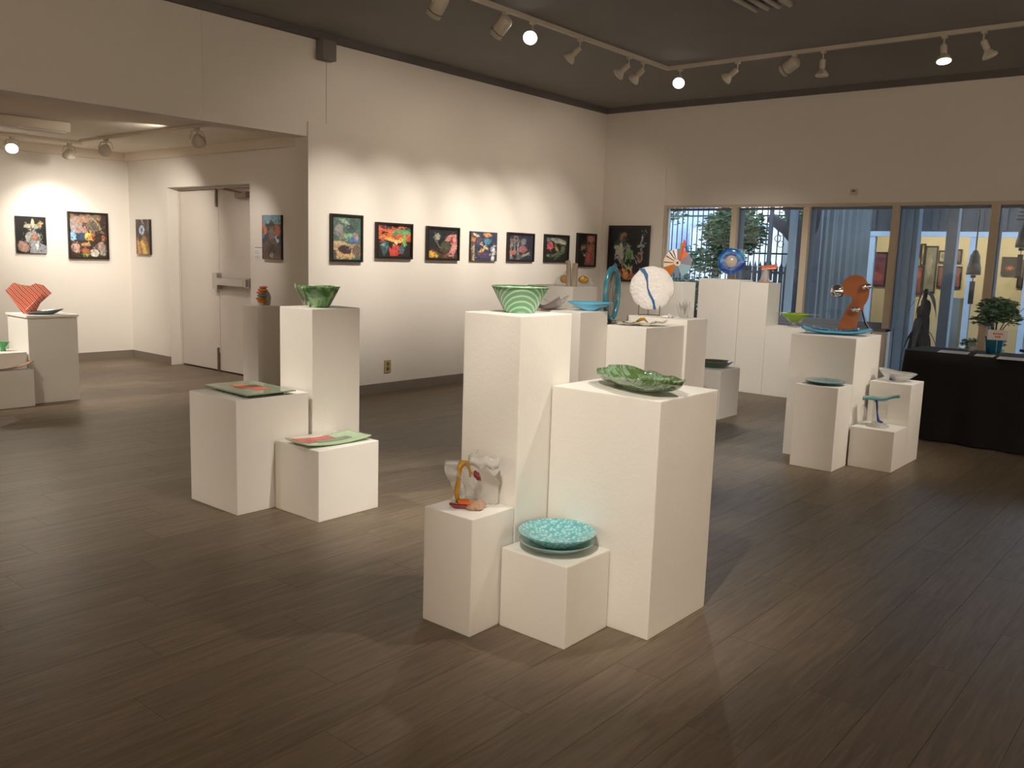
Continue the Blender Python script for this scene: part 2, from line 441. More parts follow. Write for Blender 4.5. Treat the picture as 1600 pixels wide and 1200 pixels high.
# windows
ys = [5.835, 4.875, 3.985, 3.005, 2.045, 1.06, 0.08, -0.91, -1.9]
for i in range(len(ys) - 1):
    ya, yb = ys[i + 1], ys[i]
    zb = 0.79 if yb > 3.1 else 0.0
    t = bpy.data.objects.new('window_%d' % (i + 1), None); COL.objects.link(t); t['kind'] = 'structure'
    t.location = (XB, ya, zb)
    bm = B(); hh = 2.115 - zb; wd = yb - ya
    box(bm, -0.015, -0.042, 0, 0.045, 0.030, hh)
    if i == 0: box(bm, -0.015, wd - 0.030, 0, 0.045, wd + 0.0, hh)
    obj('mullion', bm, M['mullion'], t)
    bm = B(); box(bm, 0.045, -0.047, 0, 0.20, 0.036, hh)
    obj('outer_post', bm, M['outer_frame'], t)
    bm = B(); box(bm, 0.05, 0.036, 0, 0.09, wd - 0.047, 0.06 if zb > 0 else 0.12)
    box(bm, 0.05, 0.036, hh - 0.03, 0.09, wd - 0.047, hh)
    obj('rail', bm, M['outer_frame'], t)
    bm = B(); box(bm, 0.066, 0.036, 0.06 if zb > 0 else 0.12, 0.074, wd - 0.047, hh - 0.03)
    obj('pane', bm, M['pane'], t)

# double door in the alcove's side wall
sbox('door_light_block', M['base'], XD + 0.30, 8.1, 0, XD + 0.36, 10.2, 2.3)  # dark backing added to stop sky light leaking under the door
dr = bpy.data.objects.new('door_1', None); COL.objects.link(dr); dr['kind'] = 'structure'; dr.location = (XD + 0.16, 8.287, 0)
bm = B()
box(bm, -.03, 1.678, 0, .05, 1.702, 2.12); box(bm, -.03, 0.001, 0, .05, .02, 2.12); box(bm, -.03, .02, 2.10, .05, 1.678, 2.122)
obj('door_frame', bm, M['door'], dr)
for a, b in ((0.853, 1.674), (0.024, 0.845)):
    bm = B(); box(bm, -.012, a, 0.014, .035, b, 2.096)
    o = obj('door_leaf', bm, M['door'], dr, bevel=.002)
    if a < 0.5:
        bm = B(); box(bm, -.10, .19, 1.015, -.058, .80, 1.095); box(bm, -.103, .24, 1.03, -.0995, .30, 1.08)
        box(bm, -.075, .80, .965, -.012, .90, 1.15); box(bm, -.07, .16, 1.0, -.012, .24, 1.11)
        obj('push_bar', bm, M['steel'], o)
        bm = B(); tube(bm, [(-.06, .28, 2.04), (-.15, .48, 2.08), (-.03, .70, 2.09)], .012, 6); box(bm, -.075, .20, 1.99, -.013, .42, 2.055)
        obj('door_closer', bm, M['brass'], o)
    else:
        bm = B(); box(bm, -.03, .858, 1.90, -.012, .89, 2.09); tube(bm, [(-.028, .874, 1.93), (-.028, .874, 2.11)], .012, 6)
        obj('flush_bolt', bm, M['brass'], o)
        bm = B(); box(bm, -.03, .858, .02, -.012, .89, .22); tube(bm, [(-.028, .874, 0), (-.028, .874, .28)], .012, 6)
        obj('flush_bolt', bm, M['brass'], o)

# ------------------------------------------------------------ pedestals
def pedestal(x, y, wx, wy, h, label, cap=False):
    bm = B(); box(bm, 0, 0, 0, wx, wy, h - (0.02 if cap else 0))
    if not cap:
        o = obj('pedestal', bm, M['pedestal'], bevel=0.004); o.location = (x, y, 0)
        return tag(o, label, 'pedestal')
    t = thing('pedestal', label, 'pedestal', (x, y, 0))
    obj('body', bm, M['pedestal'], t, bevel=0.003)
    bm = B(); box(bm, -0.012, -0.012, h - 0.02, wx + 0.012, wy + 0.012, h); obj('top_board', bm, M['pedestal'], t, bevel=0.003)
    return t
pedestal(2.81, 1.615, .46, .505, .935, 'wide waist-high white pedestal under the green leaf-shaped dish, front group')
pedestal(2.605, 2.125, .33, .30, 1.222, 'tallest white pedestal of the front group, under the striped green bowl')
pedestal(2.52, 1.80, .285, .318, .322, 'lowest white pedestal of the front group, under the round aqua dish')
pedestal(2.355, 2.127, .245, .256, .466, 'narrow short white pedestal under the clear glass with amber stem')
pedestal(2.604, 4.077, .475, .47, .636, 'broad knee-high white pedestal of the left group, under the square grey-green plate')
pedestal(2.841, 3.676, .42, .39, .392, 'cube-like white pedestal under the red and green platter')
pedestal(3.10, 4.07, .352, .31, 1.113, 'tall slim white pedestal of the left group, under the folded green bowl')
pedestal(5.17, 7.68, .27, .27, .862, 'white pedestal beside the double door, under the small orange figure')
pedestal(3.18, 8.22, .43, .44, .793, 'white pedestal with overhanging top board at the left edge, under the red fan dish', cap=True)
pedestal(2.70, 8.12, .475, .095, .330, 'low white pedestal at the left edge, under the curved pink dish')
pedestal(2.83, 8.23, .335, .32, .472, 'brightly lit white pedestal at the left edge behind the lowest one')
pedestal(6.475, 2.135, .56, .49, .935, 'wide white pedestal of the right group, under the blue platter and the copper sculpture')
pedestal(6.139, 2.121, .29, .309, .603, 'narrow white pedestal of the right group, under the round teal plate')
pedestal(6.443, 1.805, .314, .31, .297, 'lowest white pedestal of the right group, under the glass with turquoise crown')
pedestal(6.763, 1.806, .32, .30, .606, 'white pedestal of the right group beside the black table, under the white and blue bowl')
pedestal(7.41, 3.645, .40, .38, .458, 'low white pedestal behind the front group, under the dark green bowl')
pedestal(5.06, 3.05, .515, .46, 1.00, 'broad white pedestal of the middle group, under the gold-flecked platter')
pedestal(5.58, 3.03, .31, .51, 1.038, 'white pedestal of the middle group, under the round white disc')
pedestal(4.733, 3.36, .322, .34, 1.095, 'white pedestal of the middle group, under the grey and blue bowls')
pedestal(5.654, 4.10, .34, .46, 1.222, 'tallest white pedestal of the middle group, under the wooden posts and amber glass')
pedestal(8.22, 4.545, .285, .30, 1.232, 'slim tall white pedestal before the window, under the colourful wheel disc')
pedestal(9.25, 4.395, .34, .51, 1.262, 'tall white pedestal at the window, under the blue ring disc')
pedestal(9.255, 4.055, .335, .335, 1.243, 'tall white pedestal at the window, under the orange and white vase')
pedestal(9.25, 3.60, .34, .45, .772, 'lower white pedestal at the window, under the lime glass bowl')

# ------------------------------------------------------------ paintings
def hexc(s):
    return rgb(int(s[0:2], 16), int(s[2:4], 16), int(s[4:6], 16))
def paint_grid(ops, bgc, nx=84, ny=90, seed=0, warp=0.016, var=0.28):
    rs = np.random.RandomState(seed)
    u, v = np.meshgrid(np.linspace(0, 1, nx + 1), np.linspace(0, 1, ny + 1))
    def smooth_noise(f):
        g = rs.rand(f + 2, f + 2); x = u * f; y = v * f
        xi = np.minimum(x.astype(int), f - 1); yi = np.minimum(y.astype(int), f - 1); fx = x - xi; fy = y - yi
        return (g[yi, xi] * (1 - fx) + g[yi, xi + 1] * fx) * (1 - fy) + (g[yi + 1, xi] * (1 - fx) + g[yi + 1, xi + 1] * fx) * fy - .5
    uu = u + warp * 2 * (smooth_noise(9) + smooth_noise(18)); vv = v + warp * 2 * (smooth_noise(9) + smooth_noise(18))
    col = np.ones((ny + 1, nx + 1, 3)) * np.array(hexc(bgc))
    for op in ops:
        c = np.array(hexc(op[-1]))
        if op[0] == 'e':
            _, cx, cy, rx, ry, rot = op[:6]
            a = math.radians(rot); dx, dy = uu - cx, vv - cy
            q = ((dx * math.cos(a) + dy * math.sin(a)) / rx) ** 2 + ((-dx * math.sin(a) + dy * math.cos(a)) / ry) ** 2
            al = np.clip((1.0 - q) * 3.0, 0, 1)
        elif op[0] == 'p':
            pts = op[1]; inside = np.zeros_like(uu, bool); n = len(pts)
            for i in range(n):
                x1, y1 = pts[i]; x2, y2 = pts[(i + 1) % n]
                cond = ((y1 > vv) != (y2 > vv)) & (uu < (x2 - x1) * (vv - y1) / ((y2 - y1) if y2 != y1 else 1e-9) + x1)
                inside ^= cond
            al = inside.astype(float)
        elif op[0] == 'n':          # streaky speckle of a colour in a band v0..v1
            _, v0, v1, dens = op[:4]
            nz = smooth_noise(14) + smooth_noise(7)
            al = ((nz > (0.5 - dens)) & (vv > v0) & (vv < v1)).astype(float) * .85
        col = col * (1 - al[..., None]) + c * al[..., None]
    base = col.copy()
    for _ in range(260):            # short brush strokes taken from the paint below them
        cx, cy = rs.rand(), rs.rand(); ang = rs.rand() * PI; ln = .02 + .05 * rs.rand(); wd_ = .006 + .012 * rs.rand()
        dx, dy = u - cx, v - cy
        q = ((dx * math.cos(ang) + dy * math.sin(ang)) / ln) ** 2 + ((-dx * math.sin(ang) + dy * math.cos(ang)) / wd_) ** 2
        al = np.clip(1.2 - q, 0, 1)[..., None]
        sx_, sy_ = int(np.clip(cx + (rs.rand() - .5) * .16, 0, 1) * nx), int(np.clip(cy + (rs.rand() - .5) * .16, 0, 1) * ny)
        col = col * (1 - al) + base[sy_, sx_] * (.55 + 1.0 * rs.rand()) * al
    grey = col.mean(axis=2, keepdims=True); col = col * .88 + grey * .12
    shade = 1 + var * (smooth_noise(16) + smooth_noise(30)) * 1.6
    return np.clip(col * shade[..., None], 0, 1)
def canvas_obj(wd, ht, ops, bgc, parent, y=-0.02, seed=0, nx=84, ny=90, **k):
    """picture plane in local xz, facing local -y, origin at lower left"""
    c = paint_grid(ops, bgc, nx, ny, seed, **k)
    verts = [(wd * i / nx, y, ht * j / ny) for j in range(ny + 1) for i in range(nx + 1)]
    faces = [(j * (nx + 1) + i, j * (nx + 1) + i + 1, (j + 1) * (nx + 1) + i + 1, (j + 1) * (nx + 1) + i) for j in range(ny) for i in range(nx)]
    me = bpy.data.meshes.new('canvas'); me.from_pydata(verts, [], faces)
    at = me.color_attributes.new('paint', 'FLOAT_COLOR', 'POINT')
    buf = np.ones((len(verts), 4), np.float32); buf[:, :3] = c.reshape(-1, 3)
    at.data.foreach_set('color', buf.ravel())
    me.materials.append(M['canvas'])
    o = bpy.data.objects.new('canvas', me); COL.objects.link(o); o.parent = parent
    return o
def painting(label, org, rotz, wd, ht, ops, bgc, fr=0.022, depth=0.035, seed=0, framed=True, **k):
    """org = lower left corner on the wall; local x runs right, -y out of the wall"""
    t = thing('painting', label, 'painting', org, rotz)
    bm = B()
    if framed:
        box(bm, 0, -depth, 0, wd, -0.001, fr); box(bm, 0, -depth, ht - fr, wd, -0.001, ht)
        box(bm, 0, -depth, fr, fr, -0.001, ht - fr); box(bm, wd - fr, -depth, fr, wd, -0.001, ht - fr)
        obj('frame', bm, M['frame'], t)
        c = canvas_obj(wd - 2 * fr, ht - 2 * fr, ops, bgc, t, -depth * 0.6, seed, **k); c.location = (fr, 0, fr)
        bm = B(); box(bm, fr, -0.006, fr, wd - fr, -0.001, ht - fr); obj('backing', bm, M['frame'], t)
    else:
        box(bm, 0, -depth, 0, wd, -0.001, ht); obj('stretcher', bm, M['frame'], t)
        canvas_obj(wd, ht, ops, bgc, t, -depth - 0.001, seed, **k)
    return t
YP = YA - 0.016
# a: green cloudy water with shell and blue bird
painting('tall framed painting of a curled shell under grey-green clouds, nearest the alcove', (5.372, YP, 1.342), 0, .392, .455, [
    ('n', .45, 1, .55, '4a6a5c'), ('e', .7, .8, .25, .15, 0, '465858'), ('e', .42, .88, .22, .05, -15, '8fa093'), ('e', .2, .7, .18, .12, 20, '8d8a88'), ('e', .3, .58, .25, .09, -20, '807c80'), ('e', .62, .72, .14, .10, 0, '3c4a50'), ('e', .55, .55, .2, .06, 0, '7fa070'), ('e', .82, .55, .12, .08, -40, '9a8088'),
    ('e', .7, .47, .2, .045, -12, '3a68b8'), ('p', [(0, .42), (.3, .44), (.55, .36), (.9, .38), (1, .3), (1, .1), (.8, .05), (0, .02)], 'b39a78'), ('e', .85, .22, .16, .16, 0, '6b5b50'),
    ('e', .42, .24, .26, .11, 0, '40363a'), ('e', .42, .12, .34, .10, 0, 'c69f68'), ('e', .45, .2, .24, .075, 0, '43383a'), ('e', .08, .1, .1, .12, 0, '54504e')], '49695b', seed=3)
painting('framed painting of a green creature over orange flames, second along the back wall', (5.941, YP, 1.383), 0, .500, .362, [
    ('n', .5, 1, .5, 'd8602f'), ('e', .2, .85, .25, .08, -12, 'd95a38'), ('e', .4, .78, .25, .06, -25, 'e8763a'), ('e', .25, .92, .2, .05, 0, '3b3248'), ('e', .25, .62, .3, .06, -8, 'e57a35'), ('e', .45, .52, .3, .05, -10, 'eab040'), ('e', .65, .5, .12, .06, 0, 'edb848'), ('e', .9, .68, .12, .06, 0, 'd8553a'),
    ('e', .75, .8, .28, .07, -6, '4fa070'), ('e', .5, .72, .12, .07, 10, '3d8a63'), ('p', [(.74, .8), (.84, .8), (.86, .35), (.77, .35)], '6fb45c'), ('e', .2, .3, .12, .25, 0, '45636a'), ('e', .17, .36, .06, .06, 0, '8fb5b8'),
    ('p', [(.32, .3), (.42, .24), (.46, .4), (.55, .35), (.66, .35), (.66, .15), (.6, .02), (.38, .02)], 'c23a28'), ('e', .55, .45, .04, .09, 20, 'd8c8bc'), ('e', .72, .22, .07, .16, 0, '4a667c')], '2a2420', seed=5)
painting('framed painting of a pink curved horn and a grey mask, third along the back wall', (6.653, YP, 1.378), 0, .500, .360, [
    ('e', .3, .72, .1, .14, 0, '9ea08f'), ('e', .6, .38, .18, .25, 25, '4c5040'), ('p', [(.18, .65), (.2, .65), (.42, .35), (.38, .35)], '8a8676'), ('p', [(.55, .62), (.72, .82), (.95, .82), (.98, .5), (.9, .08), (.5, .02), (.5, .08), (.72, .2), (.8, .45), (.78, .62), (.66, .55)], 'cf8580'),
    ('e', .78, .62, .05, .14, 0, '8e3f3c'), ('n', 0, .3, .45, '5c4028'), ('e', .12, .14, .13, .13, 0, 'd9a62c'), ('e', .28, .08, .07, .07, 0, 'e0b43c')], '23272c', seed=9)
painting('unframed canvas of purple and blue figures, fourth along the back wall', (7.341, YP, 1.383), 0, .447, .328, [
    ('p', [(0, 0), (.13, 0), (.1, .9), (0, 1)], '59503f'), ('p', [(.06, .02), (.14, .02), (.12, .6), (.06, .6)], 'b8a382'), ('e', .1, .72, .09, .08, 0, 'c77b4e'), ('e', .2, .88, .15, .05, -25, 'd0c6b4'), ('e', .62, .9, .18, .08, 0, 'c9925a'), ('e', .3, .7, .14, .14, 0, '5d4a60'), ('e', .62, .68, .14, .12, 0, '4b8fae'), ('e', .42, .35, .2, .06, 50, 'cda65c'), ('e', .5, .5, .22, .04, -35, 'cbb8a0'), ('e', .5, .2, .25, .12, 0, '5b4668'),
    ('p', [(.78, 0), (.88, 0), (.92, .45), (.82, .5)], 'd8dad8'), ('e', .85, .5, .14, .05, 25, 'a9b0b5'), ('e', .92, .8, .09, .12, 0, '2f3f5e')], '3c4054', seed=12, framed=False, depth=0.028)
painting('framed painting of grey columns and a pale red cloud, fifth along the back wall', (7.986, YP, 1.385), 0, .500, .342, [
    ('p', [(.03, .68), (.46, .66), (.46, .8), (.03, .84)], '6a5a58'), ('e', .3, .86, .12, .1, 0, '8d7a70'), ('e', .3, .85, .08, .07, 0, '3a3034'), ('p', [(.06, .02), (.15, .02), (.15, .7), (.06, .7)], '8d8280'), ('p', [(.21, .3), (.28, .3), (.28, .68), (.21, .68)], '747a72'), ('p', [(.34, .02), (.42, .02), (.42, .66), (.34, .66)], '8c8c92'),
    ('e', .16, .27, .17, .1, 0, 'b86a5c'), ('e', .58, .42, .18, .16, 10, 'a4605a'), ('e', .6, .72, .12, .15, 0, '76768a'), ('e', .68, .2, .26, .05, 28, '98a08a'), ('e', .45, .12, .12, .09, 0, '5c6462')], '30303e', seed=14)
painting('framed painting of a pink rose among dark green leaves, sixth along the back wall', (8.699, YP, 1.388), 0, .505, .345, [
    ('e', .55, .82, .4, .12, -8, '979a8c'), ('e', .75, .75, .2, .06, -15, 'b4b6a6'), ('e', .1, .85, .08, .1, 0, '6a7e90'), ('e', .2, .6, .15, .18, 0, 'c65a5e'), ('e', .2, .62, .07, .08, 0, 'a8383f'), ('e', .5, .5, .06, .2, 30, 'a08660'), ('e', .78, .48, .1, .16, 0, '67705e'), ('e', .45, .25, .3, .06, 25, '5d7052'), ('e', .55, .18, .25, .06, 40, '54664a'), ('e', .12, .2, .08, .06, 0, '6e767a')], '262a22', seed=17)
painting('narrow framed painting of a reddish face, last on the back wall before the corner', (9.388, YP, 1.337), 0, .430, .438, [
    ('p', [(.5, 1), (1, 1), (1, 0), (.4, 0), (.55, .5)], '8d5a48'), ('e', .75, .86, .22, .1, 0, 'b07a62'), ('e', .6, .74, .1, .04, 0, '3a2420'), ('e', .9, .74, .09, .04, 0, '3a2420'), ('e', .35, .62, .22, .05, 0, '6d5348'), ('e', .3, .57, .12, .04, 0, '9d8a7c'), ('e', .75, .55, .1, .12, 0, 'a36a55'), ('e', .62, .25, .16, .17, 0, 'b8524c'), ('e', .4, .33, .05, .05, 0, 'b9b09c'), ('e', .65, .06, .3, .04, 0, '77665c')], '1c1614', seed=21)
# large one beside the window
painting('large framed painting of a pale robed figure above flames, in the corner beside the window', (XB - 0.016, 6.652, 1.160), -PI / 2, .632, .735, [
    ('e', .3, .6, .2, .25, 20, '26443c'), ('e', .35, .82, .11, .11, 0, '8a7060'), ('e', .38, .8, .06, .08, 0, '5c4436'), ('p', [(.12, .38), (.18, .66), (.3, .72), (.36, .6), (.38, .34), (.3, .3), (.2, .42)], 'b4b2a8'), ('p', [(.44, .7), (.5, .68), (.58, .52), (.66, .4), (.52, .4), (.42, .35)], '869680'), ('e', .55, .5, .1, .1, 30, '5d8a48'), ('p', [(.3, .34), (.34, .36), (.52, .24), (.55, .32), (.57, .2), (.5, .18)], '7aa262'), ('p', [(.6, .5), (.62, .5), (.76, .32), (.74, .31)], '8ea88c'),
    ('e', .16, .2, .07, .1, 0, '5a7eae'), ('e', .82, .44, .07, .12, 0, 'a07c66'), ('e', .82, .43, .035, .08, 0, '302620'), ('e', .84, .66, .12, .04, 0, '8798a0'), ('e', .84, .66, .03, .12, 0, '8798a0'), ('e', .88, .85, .03, .14, -18, '97a2ae'), ('e', .92, .94, .06, .02, 30, 'aab2bc'),
    ('n', .0, .12, .5, 'a8662e'), ('e', .25, .1, .1, .07, 60, 'b87432'), ('e', .4, .12, .04, .12, 20, 'd09040'), ('e', .47, .08, .04, .1, -10, 'c88438'), ('e', .62, .07, .12, .06, -30, '9c5038'), ('e', .6, .18, .03, .07, 0, 'b4826a')], '12161e', fr=0.03, seed=25, nx=72, ny=84)
# door wall
painting('tall unframed canvas of a blue-topped brown tower, on the wall right of the door', (XD, 8.024, 1.335), -PI / 2, .331, .455, [
    ('p', [(0, .8), (1, .8), (1, 1), (0, 1)], '6f97a8'), ('e', .1, .72, .25, .1, -30, 'b06a44'), ('e', .75, .66, .28, .14, 0, 'a86040'), ('e', .5, .7, .17, .2, 0, '4c3c38'), ('p', [(.35, .4), (.4, .75), (.6, .75), (.65, .4)], '7a6a62'), ('p', [(0, 0), (0, .35), (.3, .45), (.7, .45), (1, .3), (1, 0)], '5c4a42'), ('e', .5, .2, .2, .18, 0, '3a2e2c'), ('e', .8, .45, .14, .05, -30, '9db7d2'), ('e', .05, .55, .1, .08, 0, '51688c'), ('e', .5, .1, .12, .06, 0, 'a49a92')], '3a3a48', framed=False, depth=.03, seed=31)
painting('narrow unframed canvas of a pale ring above golden flames, between corner and door', (XD, 10.712, 1.325), -PI / 2, .332, .427, [
    ('n', .5, 1, .35, '6c6258'), ('e', .5, .93, .25, .03, -30, 'a49c90'), ('e', .45, .7, .22, .14, 0, 'b4c4e0'), ('e', .45, .7, .09, .07, 0, '4c5c80'), ('p', [(0, 0), (0, .3), (.12, .58), (.25, .35), (.4, .45), (.55, .58), (.7, .5), (.9, .3), (1, 0)], '9a6c3e'), ('e', .55, .22, .28, .12, -40, 'd8b04c'), ('e', .65, .1, .18, .1, 0, 'd9bc4e'), ('e', .2, .2, .07, .2, 20, 'c88f5c')], '473c38', framed=False, depth=.03, seed=33)
# alcove back wall
painting('unframed canvas of a bearded man with a magnifying glass, far left on the alcove wall', (4.145, YB, 1.305), 0, .330, .421, [
    ('e', .55, .74, .3, .07, 0, 'a7a28e'), ('e', .55, .85, .06, .12, 0, 'b0b294'), ('e', .8, .82, .1, .06, 20, 'a48a5c'), ('e', .6, .66, .25, .04, 0, '2a3040'), ('e', .55, .43, .27, .2, 0, '9a9c96'), ('e', .6, .4, .18, .15, 0, '70605a'), ('e', .6, .42, .1, .06, 0, 'c06a3c'), ('e', .6, .26, .2, .1, 0, '8a9490'), ('e', .22, .17, .22, .15, -20, 'a07e72'), ('p', [(.4, 0), (.5, .25), (.7, .3), (1, .22), (1, 0)], '8c8e98'), ('p', [(.6, .25), (.68, .08), (.74, .25)], 'e0dcd6')], '141614', framed=False, depth=.022, seed=41)
painting('large framed painting crowded with scenes around a glowing yellow centre, on the alcove wall', (4.726, YB, 1.251), 0, .484, .560, [
    ('n', .55, 1, .5, '7c6c60'), ('e', .15, .75, .2, .2, 20, '8e827e'), ('e', .35, .85, .2, .08, 0, 'a07a64'), ('e', .3, .62, .18, .07, 0, 'a88478'), ('p', [(.45, .62), (.65, .88), (.82, .66)], '5c5448'), ('p', [(.5, .9), (.65, .92), (.85, .7), (.8, .68), (.65, .86)], 'a8966c'), ('n', .8, 1, .3, '8a6c3c'), ('p', [(0, .4), (.4, .4), (.4, .56), (0, .56)], '2c4460'), ('e', .08, .48, .09, .1, 0, '84b4da'), ('e', .5, .48, .12, .1, 0, 'e8c452'), ('e', .6, .5, .05, .08, 0, 'c8622c'), ('e', .9, .45, .05, .07, 0, 'b87038'),
    ('e', .14, .22, .12, .12, 0, 'b89484'), ('e', .42, .3, .14, .05, 0, 'b08858'), ('e', .42, .15, .14, .05, 0, 'b8563c'), ('e', .42, .07, .14, .04, 0, '7c8a3c'), ('e', .65, .1, .12, .1, 0, 'c2bab0'), ('e', .85, .25, .12, .12, 0, '98827c'), ('e', .88, .1, .1, .08, 0, 'a39c90')], '3c2c24', fr=.02, seed=43)
# exhibit text card by the door
t = thing('wall_card', 'white exhibit text card on the wall beside the blue-topped canvas', 'card', (XD, 8.205, 1.325), -PI / 2)
bm = B(); box(bm, 0, -0.004, 0, .15, -0.0005, .145); obj('card', bm, M['paper'], t)
bm = B()
for k, (z, l) in enumerate(((.125, .13), (.085, .06), (.065, .07), (.035, .08), (.02, .08))):
    box(bm, .012, -0.005, z, .012 + l, -0.004, z + (.006 if k == 0 else .003))
obj('print', bm, M['dark_metal'], t)['kind'] = 'stuff'

# ------------------------------------------------------------ wall fittings
t = thing('wall_speaker', 'small grey box speaker high on the wall above the alcove corner', 'speaker', (5.215, YA - 0.001, 3.17))
bm = B(); box(bm, 0, -0.12, 0, .155, -0.02, .175); obj('cabinet', bm, mat('grey_speaker', (0.17, 0.155, 0.15), 0.6), t, bevel=.006)
bm = B(); box(bm, .04, -0.03, .05, .10, 0, .11); obj('bracket', bm, M['dark_metal'], t)
bm = B(); tube(bm, [(.13, -.004, .01), (.13, -.004, -.55)], .003, 5); obj('cable', bm, M['wall'], t)
t = thing('wall_outlet', 'ivory double socket low on the back wall', 'outlet', (6.085, YP, .205))
bm = B(); box(bm, 0, -.008, 0, .09, -.0005, .13); obj('cover_plate', bm, M['yellow_plate'], t, bevel=.002)
for z in (.025, .075):
    bm = B(); box(bm, .028, -.011, z, .062, -.0085, z + .032); obj('socket', bm, M['brass'], t)
t = thing('thermostat', 'small white thermostat above the windows', 'thermostat', (XB, 3.50, 2.235))
bm = B(); box(bm, -.02, -.075, 0, 0, .0, .07); obj('housing', bm, M['track'], t, bevel=.004)
bm = B(); box(bm, -.024, -.055, .035, -.0205, -.02, .055); obj('display', bm, M['base'], t)

# ------------------------------------------------------------ track lighting
ZK = 3.385
t = thing('lighting_track', 'white lighting track bent at a corner below the dark ceiling', 'light track', (8.15, 4.825, ZT))
bm = B(); box(bm, -6.3, -.018, -.035, .018, .018, -.001); obj('track_run', bm, M['track'], t)
bm = B(); box(bm, -.018, -5.5, -.035, .018, -.018, -.001); obj('track_run', bm, M['track'], t)
def head(kind, base, d, label, lit=False, group=None, ztop=None, scale=1.0, em=None):
    """track head hanging from base (on the track), pointing along d"""
    x, y, z = base; d = Vector(d).normalized()
    drop = 0.075 * scale
    t = thing('spot_lamp', label, 'lamp', base, 0, group)
    bm = B(); box(bm, -.02, -.02, -.022, .02, .02, 0); tube(bm, [(0, 0, -.02), (0, 0, -drop)], .007, 6)
    obj('adapter', bm, M['track'], t)
    p = Vector((0, 0, -drop))
    sx = frame_from(d)[0]
    if kind == 'can':
        bm = B(); lathe(bm, [(0, -.015), (.035, -.01), (.055, .01), (.058, .03), (.058, .165), (.052, .168), (.048, .15), (0, .148)], 24, p - d * .03, d)
        obj('housing', bm, M['track'], t, True)
        bm = B(); lathe(bm, [(.0585, .125), (.061, .125), (.061, .132), (.0585, .132)], 24, p - d * .03, d); obj('trim_ring', bm, M['base'], t)
        bm = B(); tube(bm, [p + sx * .065 + d * .04, p + sx * .055 + Vector((0, 0, .03)), p - sx * .055 + Vector((0, 0, .03)), p - sx * .065 + d * .04], .006, 6); obj('yoke', bm, M['track'], t)
        bm = B(); lathe(bm, [(0, .1482), (.047, .150), (.047, .153), (0, .156)], 24, p - d * .03, d); obj('lens', bm, M['lens'] if lit else M['lens_off'], t)
        tip = p + d * .16
    elif kind == 'par':
        bm = B(); lathe(bm, [(0, -.005), (.022, 0), (.026, .01), (.026, .075), (.022, .08)], 20, p, d); obj('socket', bm, M['track'], t, True)
        bm = B(); lathe(bm, [(.021, .076), (.024, .085), (.036, .10), (.055, .125), (.06, .14), (.057, .146)], 24, p, d); obj('bulb', bm, M['track'], t, True)
        bm = B(); lathe(bm, [(.0565, .1462), (.045, .152), (.02, .156), (0, .157)], 24, p, d); obj('lens', bm, M['lens'] if lit else M['lens_off'], t, True)
        tip = p + d * .17
    else:   # gimbal ring
        bm = B(); lathe(bm, [(0, -.02), (.03, -.012), (.05, .02), (.062, .045), (.065, .05), (.065, .075), (.060, .075)], 24, p + d * .01, d); obj('housing', bm, M['track'], t, True)
        bm = B(); lathe(bm, [(.059, .0765), (.05, .080), (0, .084)], 24, p + d * .01, d); obj('lens', bm, M['lens'] if lit else M['lens_off'], t, True)
        bm = B(); tube(bm, [p + sx * .072 + d * .03, p + sx * .05 + Vector((0, 0, .045)), p - sx * .05 + Vector((0, 0, .045)), p - sx * .072 + d * .03], .006, 6); obj('yoke', bm, M['track'], t)
        tip = p + d * .11
    return Vector(base) + tip
def lamp(kind, base, tgt, label, lit=True, watts=0, cone=45, blend=.9, **k):
    d = Vector(tgt) - (Vector(base) + Vector((0, 0, -.075)))
    tip = head(kind, base, d, label, lit, **k)
    if watts: spot(tip + d.normalized() * .015, tgt, watts, cone, blend)
PA = [(5.567, 1.57), (6.19, 1.56), (6.90, 1.555), (7.56, 1.545), (8.235, 1.555), (8.95, 1.56), (9.6, 1.55)]
WW = 125
lamp('can', (4.85, 4.825, ZK), (4.95, 6.8, 1.0), 'cylindrical track lamp cut by the top edge of the frame', watts=20, cone=50)
lamp('can', (5.58, 4.825, ZK), (5.40, 6.8, 1.50), 'cylindrical track lamp second from the left on the long track', watts=WW, cone=42, blend=1.0)
lamp('par', (5.93, 4.825, ZK), (2.9, 3.0, 0.9), 'lit track bulb shining straight at the camera on the long track', watts=35, cone=42)
lamp('par', (6.61, 4.825, ZK), (6.05, 6.8, 1.50), 'single slim track bulb midway along the long track', lit=False, watts=WW, cone=42, blend=1.0)
lamp('par', (7.42, 4.825, ZK), (6.78, 6.8, 1.50), 'left one of the paired track bulbs near the track corner', lit=False, watts=WW, cone=42, blend=1.0)
lamp('par', (7.68, 4.825, ZK), (7.45, 6.8, 1.50), 'right one of the paired track bulbs near the track corner', lit=False, watts=WW, cone=42, blend=1.0)
lamp('par', (8.15, 4.68, ZK), (5.3, 3.3, 0.9), 'lit track bulb just right of the track corner', watts=35, cone=40)
lamp('par', (8.15, 4.05, ZK), (8.10, 6.8, 1.50), 'slim track bulb tilted left, second on the right track', lit=False, watts=WW * 1.15, cone=38, blend=1.0)
lamp('can', (8.15, 3.48, ZK), (8.75, 6.8, 1.55), 'cylindrical lamp on the right track with a dark ring', watts=WW * 1.1, cone=34, blend=1.0)
lamp('par', (8.15, 3.21, ZK), (8.4, 3.3, 0), 'track bulb hanging straight down on the right track', lit=False, watts=20, cone=50)
lamp('par', (8.15, 2.19, ZK), (7.4, 1.7, 0.4), 'lit track bulb seen edge-on towards the right of the frame', watts=30, cone=45)
lamp('par', (8.15, 1.89, ZK), (8.6, 0.8, 0.9), 'rightmost track bulb, tilted to the right', lit=False, watts=10, cone=45)

